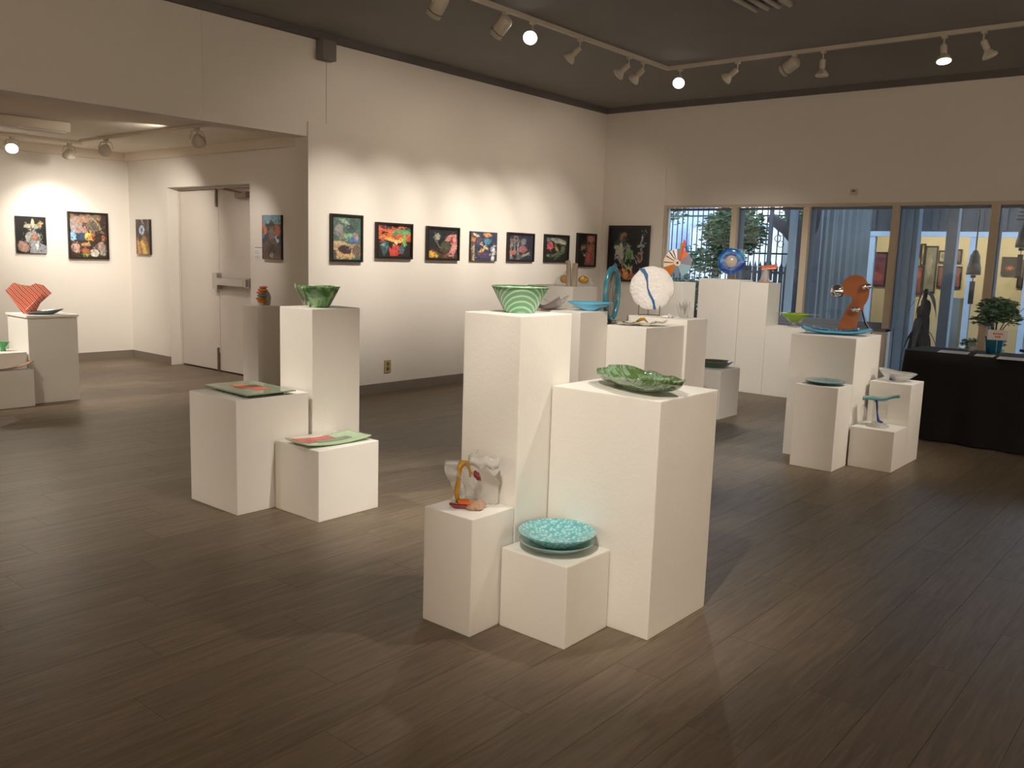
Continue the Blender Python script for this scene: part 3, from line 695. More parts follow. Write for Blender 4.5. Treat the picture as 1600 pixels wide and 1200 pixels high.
# alcove tracks and lamps
ZC = 2.558
t = thing('lighting_track', 'cream lighting track across the alcove ceiling towards the door', 'light track', (4.50, 8.6, ZC))
bm = B(); box(bm, -.016, -1.5, -.028, .016, 1.4, 0); obj('track_run', bm, M['alc_ceiling'], t)
t = thing('lighting_track', 'cream lighting track along the back of the alcove ceiling', 'light track', (3.2, 10.2, ZC))
bm = B(); box(bm, -1.5, -.016, -.028, 1.4, .016, 0); obj('track_run', bm, M['alc_ceiling'], t)
ZL = ZC - .028
lamp('ring', (3.88, 10.2, ZL), (3.0, 8.3, 0.8), 'round lit lamp facing the camera at the far left of the alcove', watts=30, cone=60)
lamp('ring', (4.47, 10.2, ZL), (4.55, 10.92, 1.2), 'small round lamp second from the left in the alcove', watts=45, cone=95)
lamp('ring', (4.50, 9.40, ZL), (4.85, 10.92, 1.4), 'round lamp with a glowing rim in the alcove corner', watts=50, cone=85)
lamp('ring', (4.50, 7.62, ZL), (5.49, 8.5, 1.2), 'large round grey lamp hanging nearest the alcove opening', watts=30, cone=70, scale=1.0)
spot((4.42, 7.9, 2.47), (3.6, 9.6, 2.62), 9, 75, 1)     # added spot imitating lamp light leaking along the alcove ceiling
spot((3.4, 9.3, 2.38), (4.2, 10.92, 1.25), 38, 80, 1)
spot((4.45, 8.9, 2.40), (5.49, 10.2, 1.3), 70, 85, 1)
t = thing('tube_light', 'long fluorescent tube fitting on the alcove ceiling', 'light', (3.82, 8.75, ZC))
bm = B(); box(bm, -1.25, -.08, -.09, 0, .08, 0); obj('body', bm, M['alc_ceiling'], t, bevel=.01)
bm = B(); box(bm, -1.22, -.06, -.10, -.03, .06, -.09); obj('diffuser', bm, M['wall'], t)
# louvre fitting on the main ceiling
t = thing('ceiling_louvre', 'cream slatted ceiling fitting at the top edge of the frame', 'ceiling fitting', (6.55, 3.0, ZT))
for k in range(4):
    bm = B(); tube(bm, [(-.9, .13 - .09 * k, -.05), (0, .13 - .09 * k, -.05)], .022, 10); obj('slat', bm, M['track'], t, True)
bm = B(); box(bm, -.9, -.18, -.028, -.05, .17, -.001); obj('backing', bm, M['ceiling'], t)

# ------------------------------------------------------------ glass art: front group
M['stripe_green'] = ramp_mat('striped_green_glass', [(0.0, rgb(92, 148, 112)), (0.74, rgb(104, 160, 124)), (0.88, rgb(180, 208, 172)), (1.0, rgb(170, 200, 165))], 'wave', 30, 0.4, rot=(0.3, 0.9, 0.2), rough=.2, detail=1)
M['leaf_green'] = ramp_mat('swirled_green_glass', [(0.28, rgb(62, 90, 56)), (0.42, rgb(92, 124, 80)), (0.52, rgb(140, 168, 140)), (0.6, rgb(84, 112, 66)), (0.72, rgb(116, 140, 66)), (0.85, rgb(150, 175, 140))], 'noise', 10, 1.2, rot=(0, 0, .5), rough=.08, detail=4, coat=1, stretch=(1, 3.2, 1))
M['bowl_green'] = ramp_mat('marbled_green_glass', [(0.2, rgb(38, 84, 44)), (0.45, rgb(70, 122, 66)), (0.6, rgb(140, 182, 124)), (0.72, rgb(150, 160, 50)), (0.85, rgb(190, 205, 160))], 'noise', 9, 2.5, rough=.08, detail=3, coat=1)
M['aqua'] = ramp_mat('bubbled_aqua_glass', [(0.0, rgb(200, 232, 232)), (0.3, rgb(150, 208, 212)), (0.55, rgb(104, 180, 190)), (1.0, rgb(80, 160, 172))], 'voronoi', 75, rough=.15, coat=1)
M['aqua_clear'] = thin_glass('pale_aqua_glass', (.55, .80, .76), .40)
M['amber'] = mat('amber_glass', rgb(205, 150, 30), 0.1, trans=.35, coat=1)
M['orange'] = mat('orange_glass', rgb(225, 110, 25), 0.1, trans=.2, coat=1, var=.3, vscale=40)
M['red_glass'] = mat('deep_red_glass', rgb(135, 30, 40), 0.1, trans=.15, coat=1)
M['peach'] = mat('peach_glass', rgb(232, 185, 150), 0.12, trans=.5, coat=1, bump=.5, bscale=40)
M['grey_green'] = mat('grey_green_glass', rgb(140, 158, 132), 0.25, coat=.6, var=.05)
M['grey_green_edge'] = mat('dark_green_edge', rgb(60, 88, 68), 0.2, coat=.6)
M['coral'] = mat('coral_inlay', rgb(205, 110, 80), 0.3); M['maroon'] = mat('maroon_inlay', rgb(85, 35, 30), 0.3); M['rust'] = mat('rust_inlay', rgb(160, 75, 45), .3)
M['rose'] = mat('rose_inlay', rgb(190, 90, 90), 0.3); M['mint'] = mat('mint_glass', rgb(158, 188, 150), 0.2, coat=.6); M['sage'] = mat('sage_inlay', rgb(120, 135, 110), .3); M['ivory'] = mat('ivory_inlay', rgb(225, 215, 195), .3)
M['sky_glass'] = mat('sky_blue_glass', rgb(95, 185, 225), 0.12, trans=.15, coat=1, var=.1, vscale=30, bump=.3, bscale=40)
M['deep_teal'] = ramp_mat('teal_and_black_glass', [(0.3, rgb(30, 120, 165)), (0.6, rgb(50, 160, 205)), (0.75, rgb(25, 60, 80))], 'wave', 14, 4, rot=(0, 0, .6), rough=.1, coat=1)
M['teal_plate'] = ramp_mat('teal_scaled_glass', [(0.0, rgb(110, 170, 180)), (0.35, rgb(60, 130, 145)), (0.8, rgb(35, 95, 110))], 'voronoi', 60, rough=.15, coat=1)
M['teal_rim'] = mat('teal_rim_glass', rgb(38, 108, 125), .2, coat=1, var=.25, vscale=40)
M['grey_wave'] = ramp_mat('grey_striped_glass', [(0.3, rgb(120, 112, 112)), (0.6, rgb(200, 192, 190))], 'wave', 40, 1.0, rot=(0, 0, .8), rough=.15, coat=.8)
M['grey_oval'] = mat('mottled_grey_glass', rgb(128, 124, 120), .2, coat=.8, var=.2, vscale=40)
M['white_disc'] = mat('rippled_white_glass', (0.86, 0.84, 0.82), .18, coat=.8, bump=1.0, bscale=45)
M['river'] = mat('river_blue_glass', rgb(25, 95, 150), .12, coat=1, var=.25, vscale=40)
M['ring_blue'] = ramp_mat('ocean_blue_glass', [(0.3, rgb(18, 30, 110)), (0.5, rgb(20, 90, 180)), (0.62, rgb(60, 170, 215)), (0.75, rgb(30, 50, 140))], 'noise', 9, 1.5, rough=.1, coat=1, trans=.1)
M['sand'] = mat('sandy_core_glass', rgb(185, 175, 165), .2, coat=.6, var=.25, vscale=30)
M['gold_platter'] = ramp_mat('gold_flecked_glass', [(0.35, rgb(60, 70, 52)), (0.5, rgb(165, 165, 150)), (0.62, rgb(190, 150, 60)), (0.75, rgb(222, 214, 200))], 'noise', 22, 3, rough=.12, coat=1, trans=.1)
M['lime'] = mat('lime_glass', rgb(150, 190, 30), .12, trans=.3, coat=1, var=.2, vscale=20)
M['copper'] = ramp_mat('rusty_copper', [(0.2, rgb(130, 72, 38)), (0.8, rgb(180, 104, 56))], 'noise', 6, .5, rough=.5, coat=0)
M['dark_bowl'] = mat('dark_bowl_glass', rgb(52, 34, 28), .15, coat=1); M['bottle_green'] = mat('bottle_green_glass', rgb(50, 85, 62), .15, coat=1)
M['red_stripes'] = ramp_mat('red_striped_glass', [(0.0, rgb(226, 96, 66)), (0.4, rgb(232, 130, 98)), (0.62, rgb(246, 215, 198)), (0.85, rgb(160, 60, 52))], 'wave', 10, 1.8, rot=(0, .7, 0), rough=.15, coat=.8, detail=2)
M['slate_dish'] = mat('slate_green_glass', rgb(88, 104, 106), .3, coat=1, var=.2, vscale=20)

# striped bowl on the tallest front pedestal
def bowl(name, label, loc, rb, rtp, h, m, wob=None, th=.008, seg=48, curve=1.0, sx=1, sy=1, rotz=0, cat='bowl', group=None):
    t = thing(name, label, cat, loc, rotz, group)
    n = 9
    out = [(rb + (rtp - rb) * (i / n) ** curve, h * i / n) for i in range(n + 1)]
    inn = [(max(r - th, .004), z + (th if i == 0 else 0)) for i, (r, z) in enumerate(out)][::-1]
    bm = B(); lathe(bm, [(0, 0)] + out + inn + [(0, th)], seg, wob=wob, sx=sx, sy=sy)
    obj('bowl_body', bm, m, t, True)
    return t
t = bowl('striped_bowl', 'green bowl with pale diagonal stripes on the tallest front pedestal', (2.775, 2.275, 1.223), .062, .118, .103, M['stripe_green'], rotz=.7)
bm = B(); lathe(bm, [(.1145, .0), (.119, 0), (.119, .0045), (.1145, .0045)], 48, (0, 0, .102)); obj('rim', bm, M['mint'], t, True)
# leaf-shaped dish
t = thing('leaf_dish', 'long swirled green leaf-shaped glass dish on the wide front pedestal', 'dish', (3.0, 1.83, .936), math.radians(63))
def leaf_fn(u, v):
    s = u * 2 - 1; q = v * 2 - 1
    wdt = .105 * (1 - abs(s) ** 3.2) ** .5 + .012
    x = s * .245; y = q * wdt
    edge = max(abs(q) ** 3, abs(s) ** 5)
    z = .012 + .045 * edge + .012 * s * s + .0035 * math.sin(u * 22) * abs(q) ** 2 - .012 * s * max(0, q) 
    return (x, y, z)
bm = B(); sheet(bm, leaf_fn, 44, 16, (0, 0, .008)); obj('dish_body', bm, M['leaf_green'], t, True)
bm = B(); lathe(bm, [(0, 0), (.05, 0), (.055, .006), (0, .006)], 24, sx=1.8, sy=.9); obj('foot', bm, M['leaf_green'], t, True)
# aqua dish: upper plate over a lower clear one
t = thing('aqua_dish', 'round bubbled aqua glass dish on the lowest front pedestal', 'dish', (2.661, 1.956, .3235))
bm = B(); lathe(bm, [(0, 0), (.075, 0), (.11, .014), (.146, .034), (.148, .037), (.145, .040), (.11, .022), (.075, .009), (0, .009)], 64); obj('lower_plate', bm, M['aqua_clear'], t, True)
bm = B(); lathe(bm, [(0, .012), (.06, .014), (.10, .030), (.136, .056), (.151, .070), (.153, .074), (.149, .076), (.134, .064), (.10, .040), (.06, .024), (0, .021)], 72); obj('upper_plate', bm, M['aqua'], t, True)
# clear glass with amber stem
t = thing('flame_glass', 'clear glass sculpture with amber stem, red leaf and peach foot', 'glass sculpture', (2.475, 2.255, .467), face_cam(2.48, 2.25))
bm = B()
for a, rr in ((0, 1.0), (0.5, .8)):
    sheet(bm, lambda u, v, a=a: (-.075 + .055 * v + .025 * (1 - u) ** 2 * 0 - .018 * math.sin(u * 3.0) * 0 + .012 * math.sin(6 * u) - .02 * u * u, .01 * math.sin(7 * u + a) + .012 * a, .012 + u * .17), 14, 6, (0, .005, 0))
obj('clear_blade', bm, M['clear'], t, True)
bm = B(); sheet(bm, lambda u, v: (-.025 + .055 * v + .006 * math.sin(8 * u), .018 + .01 * math.sin(5 * u + v * 3), .02 + u * .16), 14, 6, (0, .006, 0)); obj('clear_blade', bm, M['clear'], t, True)
bm = B(); tube(bm, [(-.045, -.005, .02), (-.052, -.005, .06), (-.044, -.003, .11), (-.040, -.002, .155), (-.03, 0, .175), (-.012, 0, .178)], [.010, .009, .010, .012, .014, .008], 10); obj('amber_stem', bm, M['amber'], t, True)
bm = B(); tube(bm, [(-.02, 0, .180), (-.008, -.002, .165), (.0, -.004, .145), (.001, -.004, .12)], [.009, .007, .005, .003], 8); tube(bm, [(0, -.004, .143), (.012, -.006, .135), (.024, -.008, .137)], .004, 8); obj('amber_vine', bm, M['amber'], t, True)
bm = B(); tube(bm, [(.018, -.008, .147), (.026, -.008, .132), (.036, -.008, .115), (.044, -.008, .108)], [.004, .013, .010, .002], 10); obj('red_leaf', bm, M['red_glass'], t, True)
bm = B(); sheet(bm, lambda u, v: (-.005 + .115 * u + .004 * math.sin(v * 9), -.005 + .05 * (v - .5), .192 + .016 * math.sin(PI * v) + .005 * math.sin(u * 14) - .012 * u + .008 * math.sin(7 * v)), 18, 8, (0, 0, .022)); obj('crown', bm, M['frost'], t, True)
bm = B(); tube(bm, [(.0, .01, .205), (.012, .01, .222), (.028, .01, .226), (.02, .01, .212)], .004, 7); obj('curl', bm, M['clear'], t, True)
bm = B(); prism(bm, [(.03, .005), (.108, -.0), (.118, .01), (.112, .075), (.122, .088), (.06, .150), (.03, .150)], .035, .047); obj('frosted_panel', bm, M['frost'], t, bevel=.002)
bm = B(); tube(bm, [(-.075, -.015, .014), (-.05, -.03, .009), (-.02, -.03, .010), (.0, -.03, .009)], [.007, .009, .009, .006], 10); obj('red_root', bm, M['red_glass'], t, True)
bm = B()
for k in range(7): tube(bm, [(-.045 + .008 * k, -.01, .03), (-.035 + .01 * k, -.026, .02), (-.025 + .010 * k, -.03, .012)], [.005, .006, .004], 7)
obj('orange_threads', bm, M['orange'], t, True)
bm = B(); lathe(bm, [(0, 0), (.036, .002), (.042, .012), (.030, .024), (.012, .030), (0, .026)], 28, (.022, -.025, 0), wob=lambda a, r, z: (r * (1 + .10 * math.sin(5 * a) + .08 * math.sin(9 * a)), z * (1 + .25 * math.sin(3 * a)))); obj('peach_foot', bm, M['peach'], t, True)

# ------------------------------------------------------------ left group
t = thing('square_plate', 'square grey-green glass plate with coral and maroon centre, left group', 'plate', (2.835, 4.30, .637), math.radians(-3))
bm = B(); box(bm, -.155, -.235, .018, .155, .235, .026); obj('plate_body', bm, M['grey_green'], t, bevel=.003)
bm = B(); box(bm, -.11, -.18, 0, .11, .18, .0175); obj('foot', bm, M['grey_green_edge'], t, bevel=.003)
for (a, b, c, d, m) in ((-.075, .015, -.02, .12, 'coral'), (-.02, -.03, .075, .06, 'rust'), (-.035, -.06, .02, .07, 'maroon'), (-.02, -.16, .05, -.06, 'coral')):
    pass
bm = B(); box(bm, -.06, .06, .0262, .03, .135, .0275); obj('peach_inlay', bm, mat('peach_inlay', rgb(205, 150, 115), .3), t)
bm = B(); box(bm, -.07, -.03, .0262, .0, .0595, .0275); obj('rust_inlay', bm, M['rust'], t)
bm = B(); box(bm, .0005, -.03, .0262, .07, .0595, .0275); obj('maroon_inlay', bm, M['maroon'], t)
bm = B(); box(bm, -.03, -.13, .0262, .06, -.0305, .0275); obj('coral_inlay', bm, M['coral'], t)
t = thing('curved_platter', 'curved rectangular platter in rose, mint and sage on the cube pedestal', 'platter', (3.035, 3.835, .393), math.radians(-4))
def plat(x0, x1, y0, y1):
    def fn(u, v):
        x = x0 + (x1 - x0) * u; y = y0 + (y1 - y0) * v
        return (x, y, .0095 + .016 * (x / .21) ** 2 + .004 * (y / .11) ** 2)
    return fn
bm = B(); sheet(bm, plat(-.21, .21, -.11, .11), 24, 10, (0, 0, .008)); obj('platter_body', bm, M['mint'], t, True)
def inlay(name, m, *b):
    f = plat(*b); bm = B(); sheet(bm, lambda u, v: tuple(Vector(f(u, v)) + Vector((0, 0, .0016))), 12, 6, (0, 0, .0012)); obj(name, bm, M[m], t, True)
inlay('rose_inlay', 'rose', -.20, .05, .012, .085); inlay('ivory_inlay', 'ivory', -.19, .03, .087, .108)
inlay('sage_inlay', 'sage', -.10, .12, -.05, .010); inlay('rose_inlay', 'rose', -.205, -.102, -.04, .010)
t = thing('folded_bowl', 'folded marbled green glass bowl on the tall slim pedestal', 'bowl', (3.262, 4.215, 1.114), .5)
def wobf(a, r, z):
    k = z / .125
    return (r * (1 + .16 * k * abs(math.cos(2 * a)) ** 1.5 + .03 * math.sin(5 * a) * k), z * (1 - .05 * (1 - abs(math.cos(2 * a)))))
n = 9; out = [(.058 + (.112 - .058) * (i / n) ** .9, .125 * i / n) for i in range(n + 1)]
bm = B(); lathe(bm, [(0, 0)] + out + [(r - .008, z + (.008 if i == 0 else 0)) for i, (r, z) in enumerate(out)][::-1] + [(0, .008)], 64, wob=wobf); obj('bowl_body', bm, M['bowl_green'], t, True)
bm = B(); sheet(bm, lambda u, v: (.085 + .055 * u + .01 * v, -.03 + .055 * v, .02 + .108 * u + .008 * math.sin(5 * v)), 8, 6, (.006, 0, 0)); obj('flared_fold', bm, M['mint'], t, True); t.children[-1].rotation_euler = (0, 0, 2.2)
t = thing('stacked_figure', 'small orange, yellow and blue stacked glass figure beside the door', 'figure', (5.32, 7.83, .863), face_cam(5.3, 7.8))
cols = [('ivory', .0, .030, .034), ('orange', .028, .055, .055), ('amber', .052, .085, .06), ('slate_dish', .083, .118, .055), ('red_stripes', .115, .145, .045), ('orange', .142, .175, .055), ('lime', .14, .165, .03), ('red_stripes', .172, .20, .045)]
for i, (m, z0, z1, wd) in enumerate(cols):
    bm = B(); dx = (-.012, .004, -.004, .006, -.01, .012, .03, .02)[i]; yy = -.045 if m == 'lime' else -.03
    lathe(bm, [(0, z0), (wd * .6, z0 + .002), (wd, (z0 + z1) / 2), (wd * .6, z1 - .002), (0, z1)], 12, (dx, yy, 0), sx=1, sy=.5); obj('glass_block', bm, M[m], t, True)
bm = B(); prism(bm, [(-.01, 0), (.085, 0), (.095, .08), (.08, .13), (.05, .165), (0, .15)], 0.0, .008); obj('frosted_back', bm, M['grey_oval'], t)

# left edge group
t = thing('fan_dish', 'red striped glass dish standing upright like a folded fan', 'dish', (3.27, 8.45, .794), face_cam(3.3, 8.45))
fan = [(-.03, .0), (.06, .0), (.10, .09), (.19, .17), (.13, .235), (.07, .25), (.03, .225), (-.03, .235), (-.09, .255), (-.15, .19), (-.10, .11)]
bm = B(); prism(bm, [(x * 1.08, z * 1.1) for x, z in fan], -.012, .006)
obj('fan_body', bm, M['red_stripes'], t, bevel=.003)
bm = B(); sheet(bm, lambda u, v: (-.02 + .15 * u, -.02 - .07 * v * (1 - .3 * u), .03 + .16 * u + .0 * v), 10, 6, (0, 0, .006)); obj('folded_flap', bm, M['red_stripes'], t, True)
t = thing('slate_dish', 'long dark slate-green dish lying before the red fan dish', 'dish', (3.36, 8.30, .794), face_cam(3.3, 8.3))
bm = B(); lathe(bm, [(0, 0), (.07, 0), (.15, .022), (.155, .026), (.145, .026), (.07, .008), (0, .007)], 40, sx=1.0, sy=.42, wob=lambda a, r, z: (r, z * (1.4 + .6 * math.cos(a)))); obj('dish_body', bm, M['slate_dish'], t, True)
t = thing('curved_dish', 'curved pink and dark glass dish on the lowest pedestal at the left edge', 'dish', (3.02, 8.165, .331), 0)
bm = B(); sheet(bm, lambda u, v: (-.17 + .33 * u, -.04 + .08 * v, .008 + .065 * (u * 1.0) ** 3 + .006 * (1 - u)), 16, 4, (0, 0, .007)); obj('dish_body', bm, M['peach'], t, True)
bm = B(); sheet(bm, lambda u, v: (-.17 + .2 * u, -.041 + .04 * v, .0160 + .0135 * (u * .606) ** 3 * 5), 8, 3, (0, 0, .0012)); obj('dark_band', bm, M['dark_bowl'], t, True)
t = thing('green_glass', 'emerald green glass piece cut by the left edge', 'glass', (3.035, 8.40, .473), face_cam(3, 8.4))
bm = B(); lathe(bm, [(0, 0), (.025, 0), (.02, .03), (.055, .075), (.06, .08), (.05, .078), (.015, .035), (0, .03)], 20); obj('cup', bm, mat('emerald_glass', rgb(40, 150, 80), .1, coat=1), t, True)

# ------------------------------------------------------------ middle group
t = thing('striped_wave_bowl', 'grey striped square bowl with raised corners behind the green bowl', 'bowl', (4.77, 3.665, 1.096), .35)
def sq(s, hgt, base=.35):
    def fn(u, v):
        x, y = (u * 2 - 1), (v * 2 - 1)
        c = max(abs(x), abs(y)); k = (abs(x) * abs(y))
        return (x * s * (1 - .1 * (1 - k)), y * s * (1 - .1 * (1 - k)), .008 + hgt * (.35 * max(0, c - base) ** 1.5 * 1.6 + .65 * k ** 1.3))
    return fn
bm = B(); sheet(bm, sq(.115, .10), 20, 20, (0, 0, .007)); obj('bowl_body', bm, M['grey_wave'], t, True)
t = thing('sky_blue_bowl', 'bright sky-blue glass bowl with pointed corners, middle group', 'bowl', (4.955, 3.44, 1.096), face_cam(4.9, 3.5) + .1)
bm = B(); lathe(bm, [(0, 0), (.05, 0), (.095, .035), (.125, .06), (.12, .061), (.09, .040), (.048, .007), (0, .007)], 48, wob=lambda a, r, z: (r * (1 + (.28 * abs(math.cos(a)) ** 8 if r > .06 else 0)), z), sy=.75); obj('bowl_body', bm, M['sky_glass'], t, True)
# wooden posts with amber glass
t = thing('driftwood_posts', 'pair of grey driftwood posts standing before amber and clear glass', 'sculpture', (5.78, 4.18, 1.223), face_cam(5.78, 4.2))
bm = B(); tube(bm, [(-.045, .0, 0), (-.05, 0, .17), (-.062, 0, .205)], [.02, .02, .019], 8); obj('post', bm, M['wood_post'], t)
bm = B(); tube(bm, [(.0, -.012, 0), (.003, -.012, .185)], [.022, .023], 8); obj('post', bm, M['wood_post'], t)
for s, nm in ((-1, 'clear_wing'), (1, 'clear_wing')):
    bm = B(); sheet(bm, lambda u, v, s=s: (s * (.02 + .145 * u), .05 + .02 * math.sin(3 * v), .004 + (.135 * (1 - u ** 2.2) + .012 * math.sin(9 * u)) * v), 14, 8, (0, .006, 0)); obj(nm, bm, M['clear'], t, True)
    bm = B(); lathe(bm, [(0, -.008), (.03, -.006), (.042, 0), (.03, .006), (0, .008)], 20, (s * .075, .035, .055), (0, 1, 0), sx=1, sy=.75); obj('amber_core', bm, M['amber'], t, True)
# gold flecked platter
t = thing('gold_platter', 'clear and gold-flecked leaf platter, middle group', 'platter', (5.24, 3.22, 1.001), face_cam(5.24, 3.2))
bm = B(); sheet(bm, lambda u, v: (-.17 + .36 * u, (-.075 + .15 * v) * (1 - .8 * (2 * u - 1) ** 4), .012 + .035 * (2 * u - 1) ** 2 * (.4 + .6 * u) + .008 * math.sin(18 * u) * abs(2 * v - 1)), 30, 10, (0, 0, .006)); obj('platter_body', bm, M['gold_platter'], t, True)
bm = B(); tube(bm, [(-.02, .03, .022), (.01, .02, .04), (.035, .0, .045), (.06, -.01, .022)], [.006, .012, .01, .004], 8); obj('gold_curl', bm, M['amber'], t, True)
# teal oval on stand
t = thing('teal_oval', 'upright oval glass with teal rim and grey centre on a small stand', 'glass oval', (5.20, 3.43, 1.001), face_cam(5.1, 3.4) + 1.05)
bm = B(); lathe(bm, [(0, -.005), (.085, -.005), (.088, 0), (.085, .005), (0, .005)], 40, (0, 0, .205), (0, 1, 0), sx=1.0, sy=2.0); obj('grey_centre', bm, M['grey_oval'], t, True)
bm = B()
ring = [(math.cos(a) * .092, 0, .205 + math.sin(a) * .180) for a in [2 * PI * k / 48 for k in range(49)]]
tube(bm, ring, .019, 8, cap=False); obj('teal_rim', bm, M['teal_rim'], t, True)
bm = B()
for sx_ in (-.03, .03): tube(bm, [(sx_, -.02, 0), (sx_, -.012, .05)], .004, 6); tube(bm, [(sx_, .03, 0), (sx_, .012, .05)], .004, 6)
box(bm, -.04, -.03, 0, .04, .04, .005); obj('stand', bm, M['brass'], t)
# white disc with a river
px, py = 5.74, 3.43
t = thing('white_disc', 'round rippled white glass disc with a blue river line, on thin legs', 'glass disc', (px, py, 1.039), face_cam(px, py))
R0, zc = .165, .205
def disc(R, y0, th, zc, m, name, parent, seg=64, wob=None):
    bm = B(); lathe(bm, [(0, -th / 2), (R * .5, -th / 2), (R - .004, -th / 2), (R, 0), (R - .004, th / 2), (0, th / 2)], seg, (0, y0, zc), (0, 1, 0), wob=wob); return obj(name, bm, m, parent, True)
disc(R0, 0, .014, zc, M['white_disc'], 'disc', t, wob=lambda a, r, z: (r * (1 + .012 * math.sin(6 * a + 1) + .01 * math.sin(11 * a)), z))
cen = [(-.085, .145), (-.050, .10), (-.038, .05), (-.032, .0), (-.012, -.05), (.012, -.09), (.022, -.125), (.028, -.158)]
wd = [.022, .016, .006, .006, .011, .010, .008, .012]
left = [(x - w_, zc + z) for (x, z), w_ in zip(cen, wd)]; rig = [(x + w_, zc + z) for (x, z), w_ in zip(cen, wd)]
bm = B(); prism(bm, left + rig[::-1], -.011, -.0065); obj('river', bm, M['river'], t)
bm = B()
for x in (-.09, -.02, .065): tube(bm, [(x, -.01, 0), (x, -.01, .075 if x != -.02 else .045)], .004, 6)
tube(bm, [(-.09, -.01, .004), (-.02, .04, .004), (.065, -.01, .004)], .004, 6); obj('stand', bm, M['brass'], t)
t = thing('glass_shard', 'small white glass shard lying below the white disc', 'glass shard', (5.68, 3.25, 1.039), 0)
bm = B(); sheet(bm, lambda u, v: (-.05 + .10 * u, -.03 + .06 * v, .006 + .02 * math.sin(PI * u) * math.sin(PI * v) + .004 * math.sin(11 * u)), 8, 6, (0, 0, .005)); obj('shard', bm, M['white_disc'], t, True)
t = thing('crystal_cluster', 'cluster of clear glass spikes right of the white disc', 'glass cluster', (5.765, 3.16, 1.039), .3)
rs = random.Random(5)
for k in range(20):
    a = rs.uniform(0, 2 * PI); l = rs.uniform(.05, .14); q = rs.uniform(.01, .055)
    bm = B(); tube(bm, [(math.cos(a) * .015, math.sin(a) * .015, .004), (math.cos(a) * q, math.sin(a) * q, l * .6), (math.cos(a) * q * 1.3, math.sin(a) * q * 1.3, l)], [.018, .014, .003], 5)
    obj('spike', bm, M['clear'] if k % 2 else M['frost'], t)
# dark green bowl behind the front group
t = bowl('dark_oval_bowl', 'dark brown bowl with green outside on the low pedestal behind', (7.63, 3.83, .459), .11, .185, .062, M['bottle_green'], sx=1, sy=.75, rotz=face_cam(7.6, 3.8))
bm = B(); lathe(bm, [(0, .010), (.10, .011), (.165, .050), (.174, .0615), (.170, .0615), (.10, .016), (0, .014)], 40, sx=1, sy=.75); obj('dark_lining', bm, M['dark_bowl'], t, True)

# ------------------------------------------------------------ window group
def face(loc): return face_cam(loc[0], loc[1])
L_ = (8.36, 4.70, 1.233)
t = thing('wheel_disc', 'white, yellow and grey segmented glass wheel with a red spike', 'glass disc', L_, face(L_))
zc, R = .20, .148
segs = [(95, 140, 'white_disc'), (140, 200, 'ivory'), (200, 245, 'orange'), (245, 290, 'slate2'), (290, 350, 'paleb'), (350, 400, 'mauve'), (400, 430, 'orange'), (430, 455, 'mauve')]
M['slate2'] = mat('slate_blue_glass', rgb(95, 120, 140), .2, coat=.8); M['paleb'] = mat('pale_blue_glass', rgb(130, 165, 180), .2, coat=.8); M['mauve'] = mat('mauve_grey_glass', rgb(125, 115, 135), .2, coat=.8)
M['scarlet'] = mat('scarlet_glass', rgb(215, 40, 25), .15, coat=1); M['olive'] = mat('olive_glass', rgb(120, 140, 30), .15, coat=1)
for a0, a1, m in segs:
    n = max(3, int((a1 - a0) / 8)); pts = [(0.0, zc)]
    for k in range(n + 1):
        a = math.radians(a0 + (a1 - a0) * k / n); pts.append((math.cos(a) * R, zc + math.sin(a) * R))
    bm = B(); prism(bm, pts, -.006, .006); obj('segment', bm, M[m], t)
for ang, m in ((112, 'red_glass'), (128, 'dark_bowl'), (150, 'red_glass'), (178, 'red_glass'), (210, 'amber'), (225, 'amber')):
    a = math.radians(ang); c_, s_ = math.cos(a), math.sin(a)
    pts = [(c_ * .04 - s_ * .003, zc + s_ * .04 + c_ * .003), (c_ * .04 + s_ * .003, zc + s_ * .04 - c_ * .003), (c_ * .142 + s_ * .006, zc + s_ * .142 - c_ * .006), (c_ * .142 - s_ * .006, zc + s_ * .142 + c_ * .006)]
    bm = B(); prism(bm, pts, -.0095, -.0065); obj('stripe', bm, M[m], t)
bm = B(); lathe(bm, [(0, -.012), (.032, -.012), (.034, -.0065), (0, -.0065)], 24, (0, 0, zc), (0, 1, 0)); obj('hub', bm, M['ivory'], t)
bm = B(); box(bm, -.012, -.016, zc - .012, .012, -.0125, zc + .012); obj('hub_square', bm, M['dark_bowl'], t)
bm = B(); prism(bm, [(.015, zc + .02), (.035, zc + .03), (.075, zc + .20), (.07, zc + .235), (.05, zc + .25), (.045, zc + .20)], -.022, -.012); obj('red_spike', bm, M['scarlet'], t)
bm = B(); prism(bm, [(.01, zc + .05), (.03, zc + .05), (.045, zc + .215), (.02, zc + .21)], -.012, -.0065); obj('olive_spike', bm, M['olive'], t)
bm = B(); tube(bm, [(-.04, -.03, 0), (-.03, -.012, .09)], .004, 6); tube(bm, [(.04, -.03, 0), (.03, -.012, .09)], .004, 6); tube(bm, [(0, .05, 0), (0, .012, .12)], .004, 6); obj('stand', bm, M['dark_metal'], t)
L_ = (9.42, 4.60, 1.263)
t = thing('ring_disc', 'round ocean-blue glass ring with a sandy centre on a clear stand', 'glass disc', L_, face(L_))
zc = .205
prof = [(.07, -.008), (.11, -.011), (.148, -.006), (.152, 0), (.148, .006), (.11, .008), (.07, .006)]
bm = B(); lathe(bm, prof + [prof[0]], 56, (0, 0, zc), (0, 1, 0)); obj('ring', bm, M['ring_blue'], t, True)
bm = B(); lathe(bm, [(0, -.006), (.066, -.006), (.0695, 0), (.066, .006), (0, .006)], 40, (0, 0, zc), (0, 1, 0), wob=lambda a, r, z: (r * (1 - .06 * max(0, math.sin(3 * a))), z)); obj('sandy_centre', bm, M['sand'], t, True)
